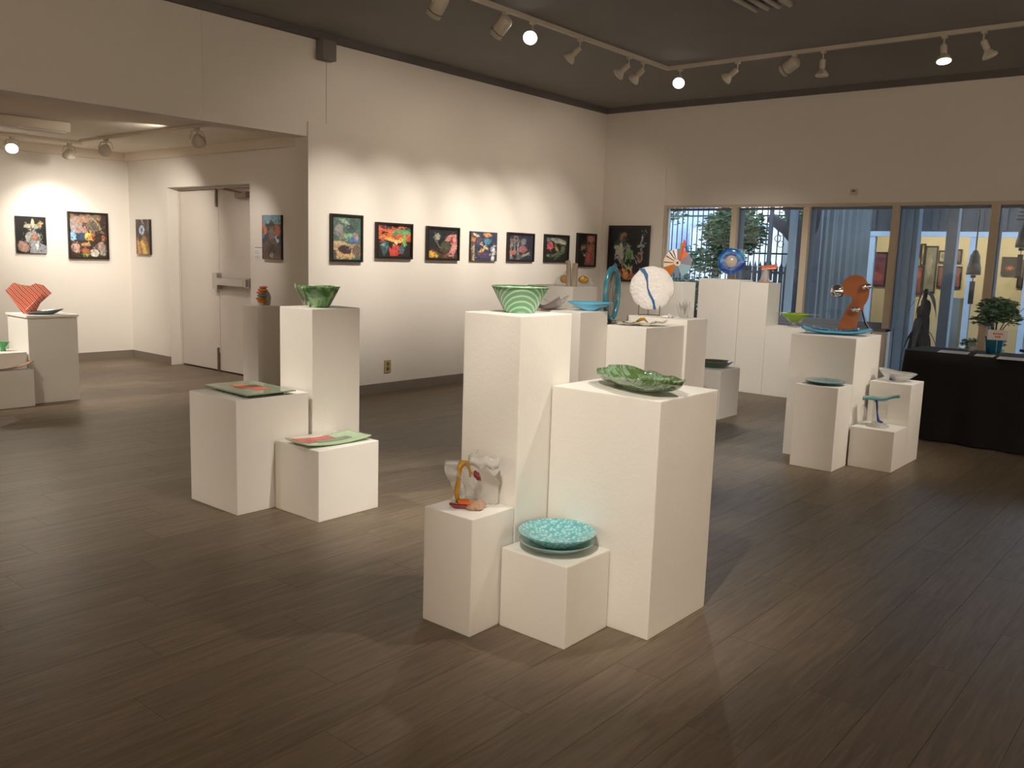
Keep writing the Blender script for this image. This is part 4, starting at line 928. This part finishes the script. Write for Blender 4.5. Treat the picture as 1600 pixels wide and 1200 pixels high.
bm = B(); lathe(bm, [(0, -.005), (.05, -.005), (.05, .005), (0, .005)], 24, (.11, .012, zc + .10), (0, 1, 0)); obj('clear_rim_piece', bm, M['clear'], t, True)
bm = B(); box(bm, -.07, -.02, 0, .07, .03, .006); box(bm, -.065, -.018, .006, -.055, .02, .09); box(bm, .055, -.018, .006, .065, .02, .09); obj('clear_stand', bm, M['clear'], t)
L_ = (9.40, 4.165, 1.244)
t = thing('flared_vase', 'small white glass vase with a flared orange top at the window', 'vase', L_, face(L_))
bm = B(); lathe(bm, [(0, 0), (.07, 0), (.072, .012), (.05, .03), (.042, .08), (.045, .14), (.05, .165), (.044, .165), (.036, .08), (0, .03)], 28, wob=lambda a, r, z: (r * (1 + .06 * math.sin(3 * a)), z)); obj('vase_body', bm, M['frost'], t, True)
bm = B(); sheet(bm, lambda u, v: (-.05 + .17 * u, -.045 + .09 * v, .172 + .018 * math.sin(4 * v) + .02 * u - .03 * abs(2 * v - 1) ** 2), 14, 8, (0, 0, .008)); obj('orange_brim', bm, M['coral'], t, True)
bm = B(); tube(bm, [(-.045, 0, .175), (-.10, .01, .182), (-.165, .01, .180)], [.004, .003, .002], 6); obj('glass_thread', bm, M['paleb'], t)
bm = B(); lathe(bm, [(.05, 0), (.085, 0), (.085, .01), (.055, .028)], 28, wob=lambda a, r, z: (r * (1 + .08 * math.sin(5 * a)), z + .001)); obj('peach_foot', bm, M['peach'], t, True)
L_ = (9.42, 3.80, .773)
t = thing('lime_bowl', 'lime green glass boat bowl on a clear foot with thin horizontal tips', 'bowl', L_, face(L_))
bm = B(); lathe(bm, [(0, .05), (.05, .055), (.12, .115), (.165, .15), (.158, .152), (.11, .125), (.045, .07), (0, .06)], 40, sy=.55); obj('bowl_body', bm, M['lime'], t, True)
bm = B(); lathe(bm, [(0, 0), (.06, 0), (.06, .008), (.02, .02), (.018, .045), (.04, .056), (0, .052)], 24); obj('clear_foot', bm, M['clear'], t, True)
bm = B(); tube(bm, [(.15, 0, .145), (.20, 0, .142), (.26, 0, .143)], [.006, .004, .002], 6); obj('tip', bm, M['steel'], t)
bm = B(); tube(bm, [(-.15, 0, .148), (-.18, 0, .15), (-.20, 0, .150)], [.006, .004, .002], 6); obj('tip', bm, M['steel'], t)

# ------------------------------------------------------------ right group
L_ = (6.70, 2.36, .936)
t = thing('blue_platter', 'long sky-blue glass platter with a dark leafy band on the wide right pedestal', 'platter', L_, face(L_) + .05)
bm = B(); sheet(bm, lambda u, v: ((-.26 + .50 * u), (-.09 + .18 * v) * (1 - .25 * (2 * u - 1) ** 4), .008 + .022 * abs(2 * v - 1) ** 2 + .030 * abs(2 * u - 1) ** 3), 30, 12, (0, 0, .007)); obj('platter_body', bm, M['sky_glass'], t, True)
bm = B(); sheet(bm, lambda u, v: ((-.17 + .33 * u), (.03 + .06 * v), .024 + .022 * abs(2 * u - 1) ** 2 + .012 * v + .004 * math.sin(30 * u)), 24, 5, (0, 0, .004)); obj('dark_band', bm, M['deep_teal'], t, True)
L_ = (6.94, 2.325, .936)
t = thing('curved_sculpture', 'rust-brown curved comma sculpture with mirrored silver balls behind the blue platter', 'sculpture', L_, face(L_))
outl = [(-.115, 0), (.005, 0), (.045, .17), (.085, .26), (.095, .33), (.075, .40), (.03, .445), (-.04, .45), (-.09, .415), (-.105, .35), (-.08, .30), (-.035, .285), (-.02, .26), (-.055, .20), (-.095, .10)]
sm = []
for i in range(len(outl)):          # rounded outline
    p0, p1, p2, p3 = (outl[(i + k - 1) % len(outl)] for k in range(4))
    if i in (0, len(outl) - 1): sm.append(p1); continue
    for f in (0, .25, .5, .75):
        sm.append(tuple(.5 * (2 * p1[c] + (p2[c] - p0[c]) * f + (2 * p0[c] - 5 * p1[c] + 4 * p2[c] - p3[c]) * f * f + (3 * p1[c] - p0[c] - 3 * p2[c] + p3[c]) * f ** 3) for c in (0, 1)))
bm = B(); prism(bm, sm, -.03, .03); obj('comma_body', bm, M['copper'], t)
for x, z, r in ((-.135, .325, .052), (.055, .365, .022), (.085, .37, .022), (.02, .19, .024), (-.01, .188, .02)):
    bm = B(); bmesh.ops.create_uvsphere(bm, u_segments=24, v_segments=14, radius=r, matrix=Matrix.Translation((x, -.035, z))); obj('silver_ball', bm, M['silver'], t, True)
bm = B(); tube(bm, [(.055, .01, .19), (.085, -.02, .09), (.14, -.03, .012)], [.008, .009, .009], 8); obj('prop_rod', bm, M['dark_metal'], t)
L_ = (6.29, 2.27, .604)
t = thing('teal_plate', 'round scaled teal glass plate on the narrow right pedestal', 'plate', L_, 0)
bm = B(); lathe(bm, [(0, 0), (.07, 0), (.11, .012), (.146, .022), (.147, .027), (.11, .020), (.07, .009), (0, .009)], 56, wob=lambda a, r, z: (r * (1 + .012 * math.sin(14 * a)), z)); obj('plate_body', bm, M['teal_plate'], t, True)
L_ = (6.585, 1.965, .298)
t = thing('crowned_glass', 'clear glass vessel with blue stem and flat turquoise crown on the lowest right pedestal', 'glass sculpture', L_, face(L_))
bm = B(); sheet(bm, lambda u, v: (-.13 + .06 * v, .01 + .02 * u, .01 + (.12 + .02 * math.sin(5 * v)) * u), 8, 6, (0, .006, 0)); obj('clear_shard', bm, M['clear'], t, True)
bm = B(); lathe(bm, [(0, 0), (.075, 0), (.078, .012), (.04, .018), (.035, .03), (0, .03)], 28); obj('clear_base', bm, M['frost'], t, True)
bm = B(); sheet(bm, lambda u, v: (-.045 + .10 * v, .01 * math.sin(6 * u), .02 + .18 * u), 10, 6, (0, .007, 0)); obj('clear_wall', bm, M['clear'], t, True)
bm = B(); tube(bm, [(.03, -.012, .03), (.0, -.014, .045), (-.012, -.014, .10), (-.02, -.012, .17), (-.03, -.01, .205)], [.010, .011, .006, .008, .012], 10); obj('blue_stem', bm, mat('cobalt_glass', rgb(20, 50, 140), .1, coat=1), t, True)
M['turq'] = mat('turquoise_glass', rgb(90, 165, 170), .12, trans=.25, coat=1, var=.3, vscale=25)
bm = B(); sheet(bm, lambda u, v: (-.12 + .25 * u, -.05 + .10 * v, .205 + .005 * math.sin(9 * u) + .040 * u * u * (1 - .3 * v) + .006 * math.sin(7 * v)), 22, 8, (0, 0, .014)); obj('turquoise_crown', bm, M['turq'], t, True)
L_ = (6.92, 1.955, .607)
t = thing('two_tone_bowl', 'white and blue folded glass bowl beside the black table', 'bowl', L_, face(L_))
bm = B(); lathe(bm, [(0, 0), (.05, 0), (.09, .03), (.125, .06), (.12, .062), (.085, .036), (.046, .007), (0, .007)], 44, wob=lambda a, r, z: (r * (1 + .10 * max(0, math.cos(2 * a)) * (r > .06)), z * (1 + .45 * max(0, math.cos(a + PI)) * (r > .1)))); obj('bowl_body', bm, M['frost'], t, True)
bm = B(); sheet(bm, lambda u, v: (-.055 + .045 * v, -.051 - .040 * u - .002, .006 + .052 * u), 6, 5, (0, .003, 0)); obj('blue_patch', bm, M['river'], t, True)

# ------------------------------------------------------------ black cloth table with its things
t = thing('cloth_table', 'long table under a floor-length black cloth by the window', 'table', (8.29, 2.23, 0), 0)
TL, TW = 2.0, .31
def skirt():
    pts = []
    per = []
    n = 120
    cx, cy, hx, hy, rc = 0, -TL / 2, TW, TL / 2, .06
    # rounded rectangle perimeter
    segs_ = [((hx - rc, -hy), (hx - rc, -hy)), ]
    out = []
    for (ox, oy, a0) in ((hx - rc, hy - rc, 0), (-hx + rc, hy - rc, 90), (-hx + rc, -hy + rc, 180), (hx - rc, -hy + rc, 270)):
        for k in range(5):
            a = math.radians(a0 + 90 * k / 4); out.append((ox + rc * math.cos(a), oy + rc * math.sin(a), math.cos(a), math.sin(a)))
    res = []
    for i in range(len(out)):
        p, q = out[i], out[(i + 1) % len(out)]
        d = math.hypot(q[0] - p[0], q[1] - p[1]); m_ = max(1, int(d / .025))
        for k in range(m_):
            f = k / m_; res.append((p[0] + (q[0] - p[0]) * f, p[1] + (q[1] - p[1]) * f, p[2] + (q[2] - p[2]) * f, p[3] + (q[3] - p[3]) * f))
    return [(x + cx, y + cy, nx, ny) for x, y, nx, ny in res]
bm = B(); per = skirt(); rows = []
for j in range(9):
    f = j / 8; z = .752 - .745 * f; row = []
    s = 0
    for i, (x, y, nx, ny) in enumerate(per):
        s += 1
        w_ = f * (.012 + .022 * math.sin(s * .52) + .016 * math.sin(s * .23 + 1)) + .045 * f * f
        row.append(bm.verts.new((x + nx * w_, y + ny * w_, z)))
    rows.append(row)
for a, b in zip(rows, rows[1:]):
    for k in range(len(per)): bm.faces.new((a[k], a[(k + 1) % len(per)], b[(k + 1) % len(per)], b[k]))
bm.faces.new(rows[0][::-1])
obj('cloth', bm, M['cloth'], t, True)
bm = B(); box(bm, -TW + .03, -TL + .04, .71, TW - .03, -.04, .742); obj('tabletop', bm, M['base'], t)
for sx_ in (-1, 1):
    for yy in (-.12, -TL + .12):
        bm = B(); tube(bm, [(sx_ * .2, yy, 0), (sx_ * .2, yy, .71)], .015, 8); obj('leg', bm, M['steel'], t)
ZT2 = .7535
def paper(label, x, y, wx, wy, rz):
    t = thing('paper_sheet', label, 'paper', (x, y, ZT2), rz)
    bm = B(); box(bm, -wx / 2, -wy / 2, 0, wx / 2, wy / 2, .0015); obj('sheet', bm, M['paper'], t)
    bm = B()
    for k in range(9): box(bm, -wx / 2 + .025 + .02 * k, -wy / 2 + .02, .00155, -wx / 2 + .031 + .02 * k, wy / 2 - (.02 if k % 3 else .06), .0019)
    obj('print', bm, mat('grey_ink', (.35, .35, .36), .8), t)['kind'] = 'stuff'
paper('white printed sheet at the left end of the black table', 8.17, 1.87, .24, .23, .12)
paper('middle one of the three white sheets on the black table', 8.10, 1.615, .22, .14, .10)
paper('rightmost of the three white sheets on the black table', 8.02, 1.40, .24, .20, .08)
# ficus in a teal pot
t = thing('potted_ficus', 'leafy green plant in a teal pot on the black table', 'plant', (8.43, 1.62, ZT2))
bm = B(); lathe(bm, [(0, 0), (.052, 0), (.056, .005), (.078, .135), (.080, .145), (.072, .145), (.068, .12), (0, .115)], 32); obj('pot', bm, mat('teal_pot', rgb(30, 110, 145), .2, coat=1), t, True)
bm = B()
for k in range(7):
    a = k * 2.4; q = .03 + .02 * (k % 3)
    tube(bm, [(0, 0, .11), (math.cos(a) * q, math.sin(a) * q, .24), (math.cos(a) * q * 3.0, math.sin(a) * q * 3.0, .36 + .03 * (k % 3))], [.006, .004, .002], 5)
obj('stems', bm, M['bark'], t)
def leaves(bm, centre, rad, n, size, seed, flat=1.0, droop=0):
    rs = random.Random(seed)
    for _ in range(n):
        while True:
            p = Vector((rs.uniform(-1, 1), rs.uniform(-1, 1), rs.uniform(-1, 1)))
            if p.length < 1: break
        p *= (0.6 + .4 * rs.random())
        c = Vector(centre) + Vector((p.x * rad[0], p.y * rad[1], p.z * rad[2]))
        n_ = Vector((rs.uniform(-1, 1), rs.uniform(-1, 1), rs.uniform(-.2, 1) * flat)).normalized()
        x, y, _d = frame_from(n_)
        s = size * rs.uniform(.6, 1.3)
        a, b_, c_, d_ = c - x * s, c - y * s * .38 + n_ * s * .1, c + x * s, c + y * s * .38 + n_ * s * .1
        bm.faces.new([bm.verts.new(v) for v in (a, b_, c_, d_)])
bm = B(); leaves(bm, (0, 0, .37), (.19, .19, .13), 520, .03, 3); leaves(bm, (.02, .10, .27), (.12, .12, .07), 70, .028, 4); leaves(bm, (0, -.12, .31), (.10, .09, .08), 70, .028, 6)
obj('foliage', bm, M['leaf_house'], t)['kind'] = 'stuff'
bm = B(); box(bm, -.07, -.006, 0, .07, .006, .075); 
t2 = thing('sign_card', 'white card with red lettering leaning on the teal pot', 'sign', (8.33, 1.58, ZT2), face_cam(8.3, 1.6))
cardz = .12
bm2 = B(); box(bm2, -.078, -.003, cardz, .070, .003, cardz + .085); obj('card', bm2, M['paper'], t2)
bm.free()
bm2 = B(); tube(bm2, [(0, .004, 0), (0, .004, cardz)], .004, 6); lathe(bm2, [(0, 0), (.03, 0), (.03, .006), (0, .006)], 16); obj('card_holder', bm2, M['clear'], t2)
bm2 = B()
for z, xs in ((cardz + .045, (-.035, -.02, -.005, .01, .025)), (cardz + .02, (-.02, -.005, .01))):
    for x in xs: box(bm2, x, -.0045, z, x + .010, -.003, z + .016)
obj('red_lettering', bm2, M['scarlet'], t2)['kind'] = 'stuff'
t = thing('water_glass', 'small clear tumbler with a sprig on the black table', 'glass', (8.40, 1.78, ZT2))
bm = B(); lathe(bm, [(0, 0), (.028, 0), (.032, .075), (.029, .075), (.025, .006), (0, .006)], 20); obj('tumbler', bm, M['clear'], t, True)
bm = B(); leaves(bm, (0, 0, .10), (.04, .05, .03), 26, .018, 8); obj('sprig', bm, M['leaf_house'], t)['kind'] = 'stuff'

# ------------------------------------------------------------ courtyard outside
g = sbox('ground', M['concrete'], XB + 0.15, -12, -0.12, 26, 16, -0.02)
def bars(bm, x, ya, yb, z0, z1, step, r):
    y = ya
    while y < yb:
        tube(bm, [(x, y, z0), (x, y, z1)], r, 4, cap=True); y += step
# tall fence
FX = 14.9
t = thing('iron_fence', 'tall black iron fence of thin upright bars beyond the courtyard', 'fence', (FX, 6, 0))
for y in (-0.2, 1.25, 3.2, 5.2):
    bm = B(); box(bm, -.03, y - .03, 0, .03, y + .03, 3.2); obj('fence_post', bm, M['iron'], t)
for z in (1.62, 2.28, 3.05):
    bm = B(); box(bm, -.015, -.2, z, .015, 5.2, z + .03); obj('rail', bm, M['iron'], t)
bm = B(); y = -.1
while y < 5.1: box(bm, -.008, y - .008, .05, .008, y + .008, 3.15); y += .105
obj('bars', bm, M['iron'], t)['kind'] = 'stuff'
for y, z in ((1.62, 2.0), (.38, 2.0)):
    bm = B()
    for s in range(4): lathe(bm, [(.05, -.006), (.06, -.006), (.06, .006), (.05, .006), (.05, -.006)], 12, (-.03, y + .03 * (-1) ** s, z - .1 * s + .1), (1, 0, 0))
    obj('scroll_ornament', bm, M['iron'], t)
# low spiked fence
t = thing('spiked_fence', 'low dark fence topped with spikes in front of the tall iron fence', 'fence', (13.5, 5.3, 0))
for z in (.35, 1.30):
    bm = B(); box(bm, -.02, -.1, z, .02, 1.35, z + .04); obj('rail', bm, M['iron'], t)
bm = B(); y = -.1
while y < 1.35:
    box(bm, -.012, y - .032, .02, .012, y + .032, 1.42); tube(bm, [(0, y, 1.42), (0, y, 1.50)], [.022, .002], 4); y += .088
obj('pickets', bm, M['iron'], t)['kind'] = 'stuff'
# trees and bush
t = thing('courtyard_tree', 'leafy tree crown in front of the iron fence, in the first window', 'tree', (13.95, 7.05, 0))
bm = B(); tube(bm, [(0, 0, -.02), (.05, .1, .9), (0, 0, 1.7), (.1, -.1, 2.3)], [.10, .08, .06, .04], 8)
obj('trunk', bm, M['bark'], t, True)
bm = B(); leaves(bm, (0, -.25, 1.98), (.5, .66, .50), 3200, .055, 11); leaves(bm, (-.1, .1, 1.5), (.5, .75, .3), 900, .05, 12); leaves(bm, (0, -1.3, 2.15), (.3, .5, .22), 330, .05, 13); leaves(bm, (0, .9, 2.3), (.3, .3, .3), 120, .05, 14)
obj('foliage', bm, M['leaf'], t)['kind'] = 'stuff'
t = thing('hedge', 'low green hedge below the tree, behind the first window', 'hedge', (12.6, 7.1, 0))
bm = B(); leaves(bm, (0, 0, .90), (.5, 1.5, .42), 3600, .055, 15, flat=1.5); obj('foliage', bm, M['leaf_dark'], t)['kind'] = 'stuff'
bm = B()
for k in range(7): tube(bm, [(0, -1.2 + .4 * k, -.02), (.05, -1.15 + .4 * k, .9)], .02, 5)
obj('stems', bm, M['bark'], t)
t = thing('leaning_tree', 'dark bare leaning tree trunk with a stub branch in the second window', 'tree', (12.25, 4.96, 0))
bm = B(); tube(bm, [(0, .15, -.02), (0, .02, .8), (.02, -.08, 1.4), (0, -.02, 1.8), (.05, .12, 2.1), (.1, .30, 2.45)], [.15, .13, .12, .12, .10, .09], 10); obj('trunk', bm, M['bark'], t, True)
bm = B(); tube(bm, [(0, -.02, 1.75), (0, .2, 1.95), (-.02, .45, 2.12)], [.11, .09, .075], 9); obj('branch', bm, M['bark'], t, True)
bm = B(); tube(bm, [(0, -.05, 1.7), (0, -.2, 2.0), (0, -.26, 2.4)], [.09, .07, .05], 8); obj('branch', bm, M['bark'], t, True)
# pale building behind
t = thing('pale_house', 'pale blue clapboard house behind the iron fence at the left of the windows', 'building', (19.5, 12.9, 0))
bm = B(); box(bm, 0, -1.3, -.02, 3, 2.5, 4.5); obj('wall', bm, M['blue_wall'], t)
for k in range(12):
    bm = B(); box(bm, -.02, -1.3, 1.0 + .2 * k, -.001, 2.5, 1.185 + .2 * k); obj('board', bm, M['blue_wall'], t)
t = thing('white_building', 'low white building wall behind the iron fence', 'building', (20.5, 8, 0))
bm = B(); box(bm, 0, -4, -.02, 3, 3.2, 2.35); obj('wall', bm, M['white_wall'], t)
bm = B(); box(bm, -.05, -4.02, 2.35, 3.05, 3.22, 2.42); obj('coping', bm, M['blue_wall'], t)
# corrugated side wall
t = thing('corrugated_wall', 'weathered blue-grey corrugated side wall in the third window', 'wall', (12.55, 4.80, 0), 0)
for k in range(7):
    bm = B(); x0 = .31 * k; dy = (0, .012, -.006, .01, 0, .014, .004)[k]
    pts = [(x0, dy), (x0 + .09, dy), (x0 + .12, dy - .05), (x0 + .21, dy - .05), (x0 + .24, dy), (x0 + .303, dy), (x0 + .303, .05), (x0, .05)]
    a = [bm.verts.new((x, y, -.02)) for x, y in pts]; b = [bm.verts.new((x, y, 2.9)) for x, y in pts]; bm.faces.new(a); bm.faces.new(b[::-1])
    for i in range(len(pts)): bm.faces.new((a[i], b[i], b[(i + 1) % len(pts)], a[(i + 1) % len(pts)]))
    obj('panel', bm, M['corr'], t)
bm = B(); box(bm, -.06, -.05, -.02, -.002, .04, 2.9); obj('corner_post', bm, M['outer_frame'], t)
# blue posts
for x, y0_, y1_, l in ((10.85, 3.00, 3.22, 'wide pale blue post close outside the window, right of the sculpture'),
                       (10.95, 2.60, 2.715, 'narrow pale blue post outside, right of the wide blue post'),
                       (10.85, 4.46, 4.535, 'slim grey-blue post outside the second window'),
                       (11.0, 4.84, 4.875, 'thin dark blue post outside in the middle of the second window')):
    bm = B(); d = y1_ - y0_
    if d > .2:
        t = thing('porch_post', l, 'post', (x, y0_, -.02))
        for k in range(4):
            bm = B(); box(bm, .0 if k % 2 else .02, d / 4 * k + .002, 0, .16, d / 4 * (k + 1) - .002, 2.75); obj('board', bm, M['blue_post'], t)
    else:
        t = thing('porch_post', l, 'post', (x, y0_, -.02))
        bm = B(); box(bm, 0, 0, .08, d, d, 2.75); obj('shaft', bm, M['blue_post'] if d > .06 else M['outer_frame'], t)
        bm = B(); box(bm, -.015, -.015, 0, d + .015, d + .015, .08); obj('foot', bm, M['outer_frame'], t)
# gallery on the far side of the courtyard
GX = 15.0
t = thing('far_gallery', 'lit gallery room across the courtyard seen through its own window front', 'building', (GX, 0, 0))
bm = B(); box(bm, 0, -8, 2.03, .12, 4.95, 3.0); obj('upper_wall', bm, M['fascia'], t)
for k in range(40):
    bm = B(); box(bm, -.03, 4.90 - .32 * k - .10, 2.06, -.001, 4.90 - .32 * k, 3.0); obj('rib', bm, M['fascia'], t)
bm = B(); box(bm, -.05, -8, 1.96, -.001, 4.95, 2.04); obj('lintel', bm, M['blue_post'], t)
for y in (4.78, 4.10, 3.28, 2.5, 1.5):
    bm = B(); box(bm, -.04, y, -.02, .06, y + .08, 1.96); obj('window_post', bm, M['blue_post'], t)
bm = B(); box(bm, 0, -8, -.02, .1, 4.95, .12); obj('sill', bm, M['blue_post'], t)
bm = B(); box(bm, 2.6, -8, -.02, 2.75, 6.35, 3.0); box(bm, .12, 6.2, -.02, 2.6, 6.35, 3.0); box(bm, .12, -8.15, -.02, 2.75, -8, 3.0); obj('inner_wall', bm, M['cream_wall'], t)
bm = B(); box(bm, .0, 4.96, -.02, .12, 6.35, 2.2); obj('outer_wall', bm, M['white_wall'], t)
bm = B(); box(bm, .12, -8, 2.9, 2.6, 6.2, 3.0); obj('inner_ceiling', bm, M['white_wall'], t)
bm = B(); box(bm, .12, -8, -.02, 2.6, 6.2, 0.0); obj('inner_floor', bm, M['base'], t)
bm = B(); box(bm, .02, -8, .12, .028, 4.80, 1.96); obj('glazing', bm, M['pane'], t)
for y in (5.3, 4.3, 3.3, 2.3):
    spot((GX + 1.2, y, 2.75), (GX + 2.6, y, 1.3), 62, 100, 1.0, (1.0, .82, .52), .06)
def farpic(label, y1, y0, z0, z1, bgc, ops, seed, fr=.02):
    return painting(label, (GX + 2.6, y1, z0), -PI / 2, y1 - y0, z1 - z0, ops, bgc, fr=fr, depth=.04, seed=seed, nx=20, ny=28)
farpic('purple and red abstract canvas in the far gallery, leftmost', 5.65, 5.36, 1.10, 1.75, '7a3a50', [('e', .5, .8, .5, .1, 0, '5a2c50'), ('e', .5, .25, .4, .14, 0, 'a84850'), ('e', .4, .5, .3, .1, 0, '6a2434')], 51)
farpic('salmon canvas in a dark frame in the far gallery', 5.35, 5.16, 1.05, 1.83, 'a85a48', [('e', .5, .85, .5, .14, 0, '5c5040'), ('e', .5, .3, .35, .2, 0, 'c07058')], 52)
farpic('small pink canvas between posts in the far gallery', 4.91, 4.77, 1.66, 1.91, 'b06a66', [('e', .5, .4, .3, .3, 0, '7a3040')], 53)
farpic('red canvas below the pink one in the far gallery', 4.87, 4.69, .98, 1.51, '8c3c30', [('e', .5, .7, .4, .15, 0, 'b85840')], 54)
farpic('yellow and brown canvas in the far gallery', 4.765, 4.69, 1.52, 1.92, 'a08a50', [('e', .5, .7, .4, .14, 0, 'd0a83c'), ('e', .5, .3, .3, .2, 0, '5c4630')], 55)
farpic('tall grey textured canvas in the far gallery', 4.685, 4.465, 1.02, 1.88, '7c7666', [('e', .4, .6, .3, .25, 0, '948c78'), ('e', .6, .25, .3, .14, 0, '6a6454')], 56)
farpic('small framed sketch in the far gallery', 4.45, 4.32, 1.58, 1.80, 'b0a488', [('e', .5, .5, .25, .25, 0, '84785c')], 57)
farpic('brown panel at the top right of the red picture in the far gallery', 4.18, 4.06, 1.58, 1.83, '7a5440', [], 58)
farpic('reddish-brown picture behind the blue post in the far gallery', 4.44, 4.03, 1.13, 1.52, '8a4a3e', [('e', .4, .6, .3, .2, 0, 'a86654')], 59)
farpic('dark picture with an orange blossom in the far gallery', 3.40, 3.14, 1.39, 1.71, '2c2420', [('e', .5, .35, .35, .14, 0, 'a83a20'), ('e', .5, .38, .14, .12, 0, 'd87a28')], 60)
farpic('narrow brown picture behind the blossom picture in the far gallery', 3.13, 3.03, 1.18, 1.67, '5c4436', [], 61)
t = thing('display_block', 'tall white plinth inside the far gallery', 'pedestal', (GX + .9, 3.62, 0.001)); bm = B(); box(bm, 0, 0, 0, .2, .22, .98); obj('body', bm, M['pedestal'], t, bevel=.004)
bm = B(); box(bm, -.005, -.005, .98, .205, .225, .99); obj('top_board', bm, M['pedestal'], t)
# bells
def bell(label, x, y, z, s, cord, coils=False):
    t = thing('hanging_bell', label, 'bell', (x, y, z))
    bm = B(); lathe(bm, [(0, .30), (.022, .30), (.030, .285), (.05, .24), (.056, .235), (.062, .15), (.075, .10), (.078, .10), (.082, .0), (.074, 0), (.07, .09), (.05, .2), (0, .27)], 24); obj('bell_body', bm, M['bell'], t, True); t.children[-1].scale = (s, s, s)
    bm = B(); tube(bm, [(0, 0, .3 * s), (0, 0, cord)], .008, 6); obj('cord', bm, M['iron'], t)
    bm = B(); tube(bm, [(0, 0, .2 * s), (0, 0, -.08)], .004, 5); lathe(bm, [(0, -.02), (.03, -.015), (.03, .015), (0, .02)], 12, (0, 0, -.02)); obj('clapper', bm, M['iron'], t)
    bm = B(); box(bm, -.004, -.03, -.36, .004, .03, -.08); obj('wind_sail', bm, M['bell'], t)
    if coils:
        for k in range(5):
            bm = B(); lathe(bm, [(.0, 0), (.05 + .008 * k, .0), (.052 + .008 * k, .012), (0, .02)], 16, (0, 0, .36 * s + .20 - .045 * k)); obj('coil', bm, M['bell'], t)
bell('dark bell hanging on a long cord outside the fourth window', 12.0, 2.62, 1.40, 1.0, 1.35)
bell('dark bell under a stack of discs at the right edge', 12.0, 2.13, 1.74, .85, 1.0, coils=True)
t = thing('porch_beam', 'dark beam of the porch from which the bells hang', 'beam', (11.9, -2, 2.75)); bm = B(); box(bm, 0, 0, 0, .2, 6.5, .15); obj('beam', bm, M['fascia'], t)
bm = B(); box(bm, -1.7, 0, .15, .2, 6.5, .19); obj('roof_board', bm, M['fascia'], t)
# dried plant
t = thing('dried_plant', 'tall drooping dried plant outside, left of the black table', 'plant', (10.62, 2.86, -.02))
bm = B(); tube(bm, [(0, .03, 0), (.02, .0, .5), (0, -.06, 1.0), (0, -.08, 1.25)], [.05, .045, .03, .02], 8); tube(bm, [(.05, .06, 0), (.05, .08, .4), (.02, .0, .9)], [.035, .03, .02], 7); obj('stalk', bm, M['dry_leaf'], t, True)
rs = random.Random(9)
for k in range(26):
    a = rs.uniform(0, 2 * PI); z0 = rs.uniform(.75, 1.24); l = rs.uniform(.25, .45); q = rs.uniform(.05, .14)
    dx, dy = math.cos(a) * q, math.sin(a) * q
    bm = B(); P0, P1, P2 = Vector((0, -.07, z0)), Vector((dx, -.07 + dy, z0 + .03)), Vector((dx * 1.5, -.07 + dy * 1.5, z0 - l))
    tx = Vector((-math.sin(a), math.cos(a), 0))
    def lf(u, v):
        p = P0 * (1 - u) ** 2 + P1 * 2 * u * (1 - u) + P2 * u * u
        return tuple(p + tx * (v - .5) * .085 * math.sin(PI * min(1, u + .08)))
    sheet(bm, lf, 7, 2, (.002, .002, .001)); obj('leaf', bm, M['dry_leaf'], t)
t = thing('planter', 'low turquoise planter dish with green sprigs outside behind the table', 'planter', (10.9, 2.22, -.02))
bm = B(); lathe(bm, [(0, 0), (.10, 0), (.12, .3), (.14, .56), (.24, .60), (.235, .61), (.12, .58), (0, .56)], 24); obj('bowl', bm, M['turq'], t, True)
bm = B(); leaves(bm, (0, .12, .66), (.12, .14, .07), 90, .03, 21); leaves(bm, (0, -.14, .68), (.12, .12, .08), 90, .03, 22); obj('sprigs', bm, M['leaf_house'], t)['kind'] = 'stuff'
t = thing('garden_chair', 'blue painted wooden chair outside the right-hand window', 'chair', (11.0, 1.55, -.02), math.radians(180))
M['royal'] = mat('royal_blue_paint', rgb(50, 80, 150), .5)
for sx_ in (-.2, .2):
    for sy_ in (-.2, .2):
        bm = B(); box(bm, sx_ - .025, sy_ - .025, 0, sx_ + .025, sy_ + .025, .98 if sx_ < 0 else .62); obj('leg', bm, M['royal'], t)
bm = B(); box(bm, -.24, -.24, .42, .24, .24, .46); obj('seat', bm, M['royal'], t)
for k in range(4):
    bm = B(); box(bm, -.215, -.21 + .11 * k, .5, -.185, -.12 + .11 * k, .98); obj('back_slat', bm, M['royal'], t)
for sy_ in (-.22, .22):
    bm = B(); box(bm, -.24, sy_ - .04, .62, .28, sy_ + .04, .65); obj('armrest', bm, M['royal'], t)
